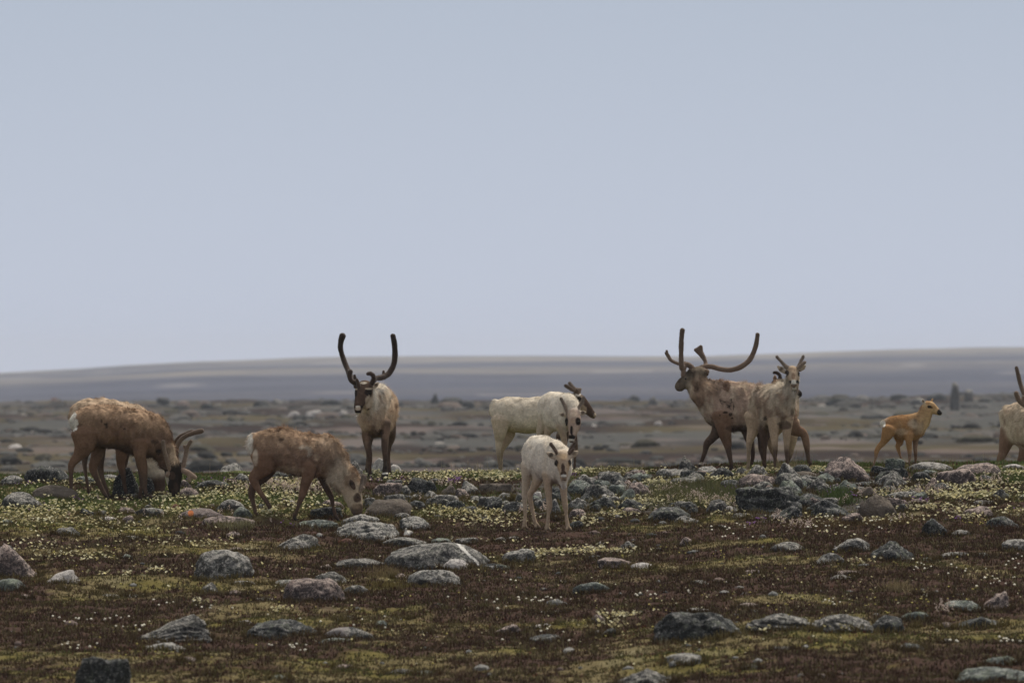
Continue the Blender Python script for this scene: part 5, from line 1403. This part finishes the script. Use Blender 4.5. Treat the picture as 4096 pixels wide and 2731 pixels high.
# flowers
MAT_PETAL = col_material("flower_petals", 0.7, 0.05, 30.0, 0.1)
def cup(npet=7):
    V = [(0, 0, 0)]; T = []
    for i in range(npet):
        a0 = 2 * math.pi * (i - .42) / npet; a1 = 2 * math.pi * (i + .42) / npet; am = 2 * math.pi * i / npet
        b = len(V)
        V += [(.35 * math.cos(a0), .35 * math.sin(a0), .18), (.35 * math.cos(a1), .35 * math.sin(a1), .18), (.88 * math.cos(a1), .88 * math.sin(a1), .85), (.84 * math.cos(a0), .84 * math.sin(a0), .9), (1.0 * math.cos(am), 1.0 * math.sin(am), .78)]
        T += [(0, b, b + 1), (b, b + 3, b + 4), (b, b + 4, b + 1), (b + 1, b + 4, b + 2)]
    return np.array(V, float), np.array(T)
CUPV, CUPT = cup()
# middle of the flower
def scatter(blobs, lift):
    P = []
    for (cx, cy, rx, ry, n) in blobs:
        q, ok = hit(cx + rng.normal(0, rx * .5, n), cy + rng.normal(0, ry * .5, n)); P.append(q[ok])
    P = np.concatenate(P); P = P.copy(); P[:, 2] += lift * rng.uniform(.5, 1.2, len(P)); return P
def flowers(name, P, r, cols, seed, stem=(.09, .10, .04)):
    g = np.random.default_rng(seed); n = len(P)
    rr = r * g.uniform(.65, 1.2, n); tilt = g.normal(0, .35, (n, 2))
    V = CUPV[None] * rr[:, None, None]
    a = g.uniform(0, 6.28, n); c, s = np.cos(a)[:, None], np.sin(a)[:, None]
    x = V[..., 0] * c - V[..., 1] * s; y = V[..., 0] * s + V[..., 1] * c; z = V[..., 2]
    z = z + x * tilt[:, :1] + y * tilt[:, 1:]; 
    W = np.stack([x, y, z], -1) + P[:, None]
    T = CUPT[None] + (np.arange(n) * len(CUPV))[:, None, None]
    C = np.repeat(cols[:, None], len(CUPV), 1); C = C.copy(); C[:, 0] = (.42, .30, .05)
    # stems
    i0 = n * len(CUPV); st = []
    b0 = P.copy(); b0[:, 2] -= .06
    S = np.stack([b0 + [.0012, 0, 0], b0 - [.0012, 0, 0], P + [.0012, 0, 0], P - [.0012, 0, 0]], 1)
    ST = np.array([[0, 1, 3], [0, 3, 2]])[None] + i0 + (np.arange(n) * 4)[:, None, None]
    o = mesh_np(name, np.concatenate([W.reshape(-1, 3), S.reshape(-1, 3)]), np.concatenate([T.reshape(-1, 3), ST.reshape(-1, 3)]),
                np.concatenate([C.reshape(-1, 3), np.tile(stem, (n * 4, 1))]), MAT_PETAL, smooth=False)
    tag(o, kind="stuff")
def creams(n, g):
    v = g.random((n, 1)); return (np.array((.78, .70, .38)) * (1 - v) + np.array((.84, .80, .60)) * v) * g.uniform(.8, 1.05, (n, 1))
WB = [(120, 1935, 260, 18, 70), (140, 2045, 300, 40, 330), (350, 1940, 160, 20, 90), (480, 1985, 420, 45, 220), (760, 2000, 260, 35, 190), (60, 2085, 160, 50, 120), (300, 2090, 300, 50, 120), (720, 2055, 120, 16, 80), (900, 1975, 220, 40, 160), (1000, 1955, 120, 40, 90),
      (1150, 1945, 180, 30, 330), (1100, 1990, 180, 25, 150), (1130, 2035, 200, 30, 120), (1300, 2000, 160, 30, 60), (1060, 2060, 40, 22, 45), (1500, 1905, 220, 16, 150), (1700, 1925, 220, 25, 170), (1850, 1905, 240, 14, 200), (2010, 1905, 80, 16, 120), (2000, 1925, 80, 14, 60),
      (1850, 2055, 200, 28, 260), (1950, 2095, 160, 32, 130), (2040, 2060, 110, 30, 70), (2330, 1888, 160, 12, 120), (2470, 1895, 220, 12, 120), (2560, 2020, 150, 26, 190), (2480, 2065, 80, 12, 110), (2360, 2095, 80, 18, 60), (2640, 1938, 90, 12, 150), (2620, 1965, 110, 30, 90), (2800, 1925, 120, 12, 120), (2900, 1915, 150, 14, 150),
      (2800, 2010, 160, 25, 170), (2900, 2040, 140, 30, 140), (3060, 1890, 260, 10, 120), (3250, 1885, 120, 8, 90), (3550, 1980, 120, 16, 70), (3680, 1985, 180, 22, 110), (3880, 1945, 220, 30, 280), (3960, 1985, 200, 30, 220), (3830, 1990, 120, 16, 150), (3700, 2040, 160, 14, 140), (3900, 2055, 200, 18, 110), (3560, 2090, 160, 22, 60), (3280, 2090, 220, 28, 60), (3860, 2080, 60, 10, 36), (4040, 1900, 90, 14, 90),
      (2350, 2215, 210, 13, 190), (2200, 2225, 110, 12, 80), (2090, 2240, 120, 12, 50), (150, 2190, 200, 25, 60), (250, 2230, 160, 30, 55), (380, 2240, 120, 25, 35), (700, 2190, 420, 45, 60), (860, 2180, 120, 14, 24), (520, 2130, 260, 30, 45), (460, 2310, 160, 12, 24), (600, 2295, 120, 12, 30), (1130, 2450, 60, 10, 26), (810, 2420, 50, 8, 18), (2480, 2475, 90, 14, 60), (2450, 2510, 110, 14, 34), (3360, 2525, 70, 8, 26), (3460, 2260, 120, 16, 26), (3300, 2150, 300, 12, 16), (1900, 2175, 380, 22, 26), (900, 2300, 500, 60, 30), (3020, 2535, 60, 6, 24)]
g1 = np.random.default_rng(31)
P = scatter([(a, b, c_, d, int(e * 1.15)) for a, b, c_, d, e in WB], .045); flowers("cream_flowers", P, .0150, creams(len(P), g1), 32)
# sparse singles over the lower meadow
P = scatter([(2048, 2450, 2300, 260, 300), (2500, 2330, 1800, 90, 90), (3400, 2350, 900, 120, 70)], .035); flowers("meadow_flowers", P, .0095, creams(len(P), g1), 33)
# round white heads of labrador tea in loose groups
def balls(name, P, r, col, seed, squash=.75, nn=1):
    V, T = ICO[2]; g = np.random.default_rng(seed); n = len(P)
    V = V * (1 + .22 * vn(V, 3.1, seed))[:, None]
    rr = r * g.uniform(.6, 1.2, n)
    scl = np.stack([rr, rr, rr * squash], 1)
    o = many(V, T, P, scl, g.uniform(0, 6, n), name, MAT_PETAL, col * g.uniform(.8, 1.08, (n, 1)))
    tag(o, kind="stuff"); return o
LT_SCALE = .7
LT = [(2870, 2130, 60, 12, 8), (2980, 2120, 40, 20, 6), (2890, 2160, 60, 12, 5), (2980, 2170, 30, 8, 3), (3300, 2090, 60, 14, 10), (3290, 2125, 70, 8, 8), (3490, 2100, 80, 14, 10), (3560, 2130, 40, 8, 4), (2130, 2415, 160, 12, 22), (2230, 2425, 90, 10, 8), (2590, 2395, 100, 8, 10), (2760, 2388, 40, 6, 5), (330, 2490, 140, 10, 16), (470, 2485, 50, 6, 8), (550, 2525, 60, 10, 9), (700, 2420, 100, 10, 9), (1080, 2600, 20, 4, 3), (1200, 2610, 50, 22, 9), (1170, 2595, 20, 6, 2), (1990, 2450, 30, 6, 4), (1930, 2430, 160, 40, 8), (330, 2600, 90, 14, 10), (3970, 2345, 120, 20, 16), (3880, 2300, 120, 8, 8), (4040, 2580, 60, 10, 14), (3860, 2585, 60, 8, 5), (3330, 2420, 70, 8, 10), (3700, 2275, 100, 10, 7), (3680, 2290, 80, 6, 6), (3660, 2260, 60, 5, 5), (840, 2450, 80, 12, 6), (4060, 2265, 80, 40, 12), (2080, 2330, 80, 30, 5), (2200, 2565, 300, 40, 10), (1400, 2500, 300, 60, 12)]
P = scatter([(a, b, c_, d, max(2, int(e * LT_SCALE))) for a, b, c_, d, e in LT], .05); balls("white_flower_heads", P, .0115, np.array((.82, .78, .64)), 41)
# pink spikes and small purple blossoms
def spikes(name, P, h, col, seed, per=9, r=.006):
    g = np.random.default_rng(seed); n = len(P)
    Q = np.repeat(P, per, 0); k = np.tile(np.arange(per) / (per - 1), n)
    Q = Q + g.normal(0, 1, Q.shape) * np.array([.009, .009, .003]); Q[:, 2] += k * h * np.repeat(g.uniform(.6, 1.1, n), per)
    balls(name, Q, r, col, seed, 1.0)
PB = [(1050, 1955, 160, 20, 40), (1200, 1960, 110, 20, 60), (2780, 2000, 110, 16, 45), (2860, 2020, 90, 18, 45), (2660, 1975, 120, 20, 20), (3700, 1975, 60, 12, 16), (3760, 1965, 40, 14, 10), (3900, 1930, 200, 20, 40), (3110, 2085, 40, 14, 10), (3180, 2110, 60, 18, 14), (3220, 2120, 20, 8, 6), (3600, 2090, 40, 14, 8), (3100, 2040, 30, 22, 8), (2070, 2060, 60, 20, 8), (2110, 2060, 60, 12, 8), (2175, 2050, 20, 12, 8), (1790, 1950, 50, 10, 10), (3780, 2445, 40, 14, 12), (3550, 1985, 300, 20, 20), (700, 2050, 500, 60, 20), (3370, 2010, 20, 14, 6), (1400, 2045, 500, 60, 16)]
P = scatter(PB, .03); spikes("pink_flower_spikes", P, .075, np.array((.62, .50, .42)), 43)
VB = [(1800, 1932, 50, 8, 34), (1840, 1925, 20, 6, 18), (1600, 1930, 70, 10, 12), (2730, 1970, 20, 8, 10), (2300, 1908, 24, 5, 12), (3020, 2100, 40, 14, 14), (3360, 1965, 50, 14, 24), (3400, 1990, 30, 16, 14), (3310, 1985, 12, 6, 6), (3670, 2010, 60, 10, 22), (2900, 1970, 60, 14, 16), (860, 1935, 130, 12, 20), (540, 1970, 90, 14, 14), (700, 1985, 60, 6, 8), (3830, 2085, 20, 6, 8), (100, 1945, 60, 8, 8), (320, 2005, 30, 10, 6), (990, 1950, 40, 10, 8), (4080, 2050, 30, 8, 6), (180, 2040, 100, 30, 8), (1150, 2110, 60, 6, 8), (1500, 1930, 60, 8, 10)]
P = scatter(VB, .05); balls("purple_blossoms", P, .0085, np.array((.27, .13, .33)), 44, .9)
# yellow-green lichen and cushion tufts
YB = [(3020, 2240, 900, 60, 60), (1200, 2330, 900, 120, 70), (3500, 2420, 700, 60, 60), (2700, 2500, 900, 120, 60), (500, 2600, 500, 80, 30), (3900, 2100, 60, 8, 12), (400, 2200, 300, 40, 20)]
P = scatter(YB, .02); balls("yellow_cushions", P, .010, np.array((.48, .42, .12)), 45, .6)

# small pebbles and rock chips between the boulders
def pebbles():
    n = 330; px = rng.uniform(0, 4096, n); py = 1900 + 820 * rng.random(n) ** 1.3
    px = np.where(rng.random(n) < .35, rng.normal(2650, 380, n), px); py = np.where((rng.random(n) < .4), rng.normal(1990, 60, n), py)
    q, ok = hit(np.clip(px, 0, 4095), np.clip(py, 1890, 2730)); q = q[ok]; n = len(q)
    sz = np.exp(rng.normal(-3.85, .45, n)); V, T = ICO[2]; V = V * (1 + .3 * vn(V, 1.5, 9))[:, None]
    pal = np.array([(.14, .14, .135), (.20, .195, .185), (.06, .062, .062), (.17, .13, .115)])
    o = many(V, T, q, np.stack([sz * rng.uniform(1, 2, n), sz, sz * rng.uniform(.4, .9, n)], 1), rng.uniform(0, 6, n), "pebbles", MAT_GROUND, pal[rng.choice(4, n, p=[.4, .25, .2, .15])])
    tag(o, kind="stuff")
pebbles()

# ------------------------------------------------------------------ the small bird on its boulder
def bird():
    b = Beast("small_bird", "tiny white-breasted bird with a dark speckled back, perched on a grey rock", "bird", None, (1580, 2090), 22.4, (1050, 1290, 1.0), (-.6, -.8, 0), (.8, -.6, 0), 61)
    p, ok = hit(1627, 2152); b.d = float(p[0][1]) + .30; b.ppm = b.sc * F / b.d
    b.tube([(1030, 1120, 0, 230, 240), (1060, 1020, 60, 260, 260), (1200, 900, 200, 210, 220), (1420, 860, 330, 130, 150), (1560, 900, 420, 60, 80)], 'wht', 0, .004)
    b.tube([(1010, 900, 20, 150, 160), (985, 740, 0, 100, 110), (975, 620, 0, 84, 90), (990, 560, 0, 90, 92)], 'wht', 0, .006)
    b.tube([(960, 565, -60, 34, 34), (925, 590, -130, 14, 14)], 'dk', 0, .002)
    b.tube([(1080, 760, 120, 90, 90), (1300, 780, 240, 110, 120), (1500, 840, 340, 80, 90)], 'dk', 0, .004)
    for (x, y, rx, ry, c) in ((1060, 590, 70, 80, 'dk'), (1020, 820, 50, 26, 'dk'), (1120, 930, 26, 70, 'dk'), (1010, 950, 30, 26, 'dk'), (1000, 1180, 230, 110, 'ltan')):
        b.spot(x, y, rx, ry, c, .85)
    root = None
    D, lo = build_field(b.ch, .0022, .004); V, Q = surface_nets(D, lo, .0022); V = lap_smooth(V, Q, 1, .4); N = vnormals(V, Q)
    C, _ = b.paint(b.ch, V, N)
    X = (2048 + F * V[:, 0] / V[:, 1] - b.cx) * b.sc; Y = (HOR - F * V[:, 2] / V[:, 1] - b.cy) * b.sc
    for (x, y, rx, ry, col, st, dep) in b.spots:
        w = st * ((((X - x) / rx) ** 2 + ((Y - y) / ry) ** 2) < 1) * (N[:, 1] < .2); C = C * (1 - w[:, None]) + np.array(PAL[col]) * w[:, None]
    sp = (vn(V, 170, 5) > .25) & (C.mean(1) < .2); C[sp] = PAL['wht']
    org = np.array([V[:, 0].mean(), V[:, 1].mean(), V[:, 2].min()])
    root = bpy.data.objects.new("small_bird", None); COL.objects.link(root); root.location = [float(v) for v in org]
    tag(root, b.label, "bird")
    mesh_np("body", V - org, Q, C, MAT_FUR, parent=root)
    for dx in (-.008, .010):
        c, T = bmesh_sphere(1, 8, 6); c = c * np.array([.0018, .0018, .018]) + np.array([dx, 0, -.012])
        mesh_np("leg", c, T, np.tile((.05, .035, .03), (len(c), 1)), MAT_FUR, parent=root)
bird()

# ------------------------------------------------------------------ the air
def haze():
    x0, x1, y0, y1, z0, z1 = -9000, 9000, -120, 11000, -75, 34
    V = np.array([(x, y, z) for x in (x0, x1) for y in (y0, y1) for z in (z0, z1)], float)
    T = np.array([(0, 1, 3, 2), (4, 6, 7, 5), (0, 4, 5, 1), (2, 3, 7, 6), (0, 2, 6, 4), (1, 5, 7, 3)])
    m = bpy.data.materials.new("haze"); m.use_nodes = True; n = m.node_tree.nodes; n.clear()
    o = n.new("ShaderNodeOutputMaterial"); v = n.new("ShaderNodeVolumePrincipled")
    v.inputs['Color'].default_value = (.80, .86, 1.0, 1); v.inputs['Density'].default_value = 0.9e-4; v.inputs['Anisotropy'].default_value = 0.0
    m.node_tree.links.new(v.outputs[0], o.inputs['Volume'])
    ob = mesh_np("haze", V, T, None, m, smooth=False); tag(ob, kind="stuff")
haze()
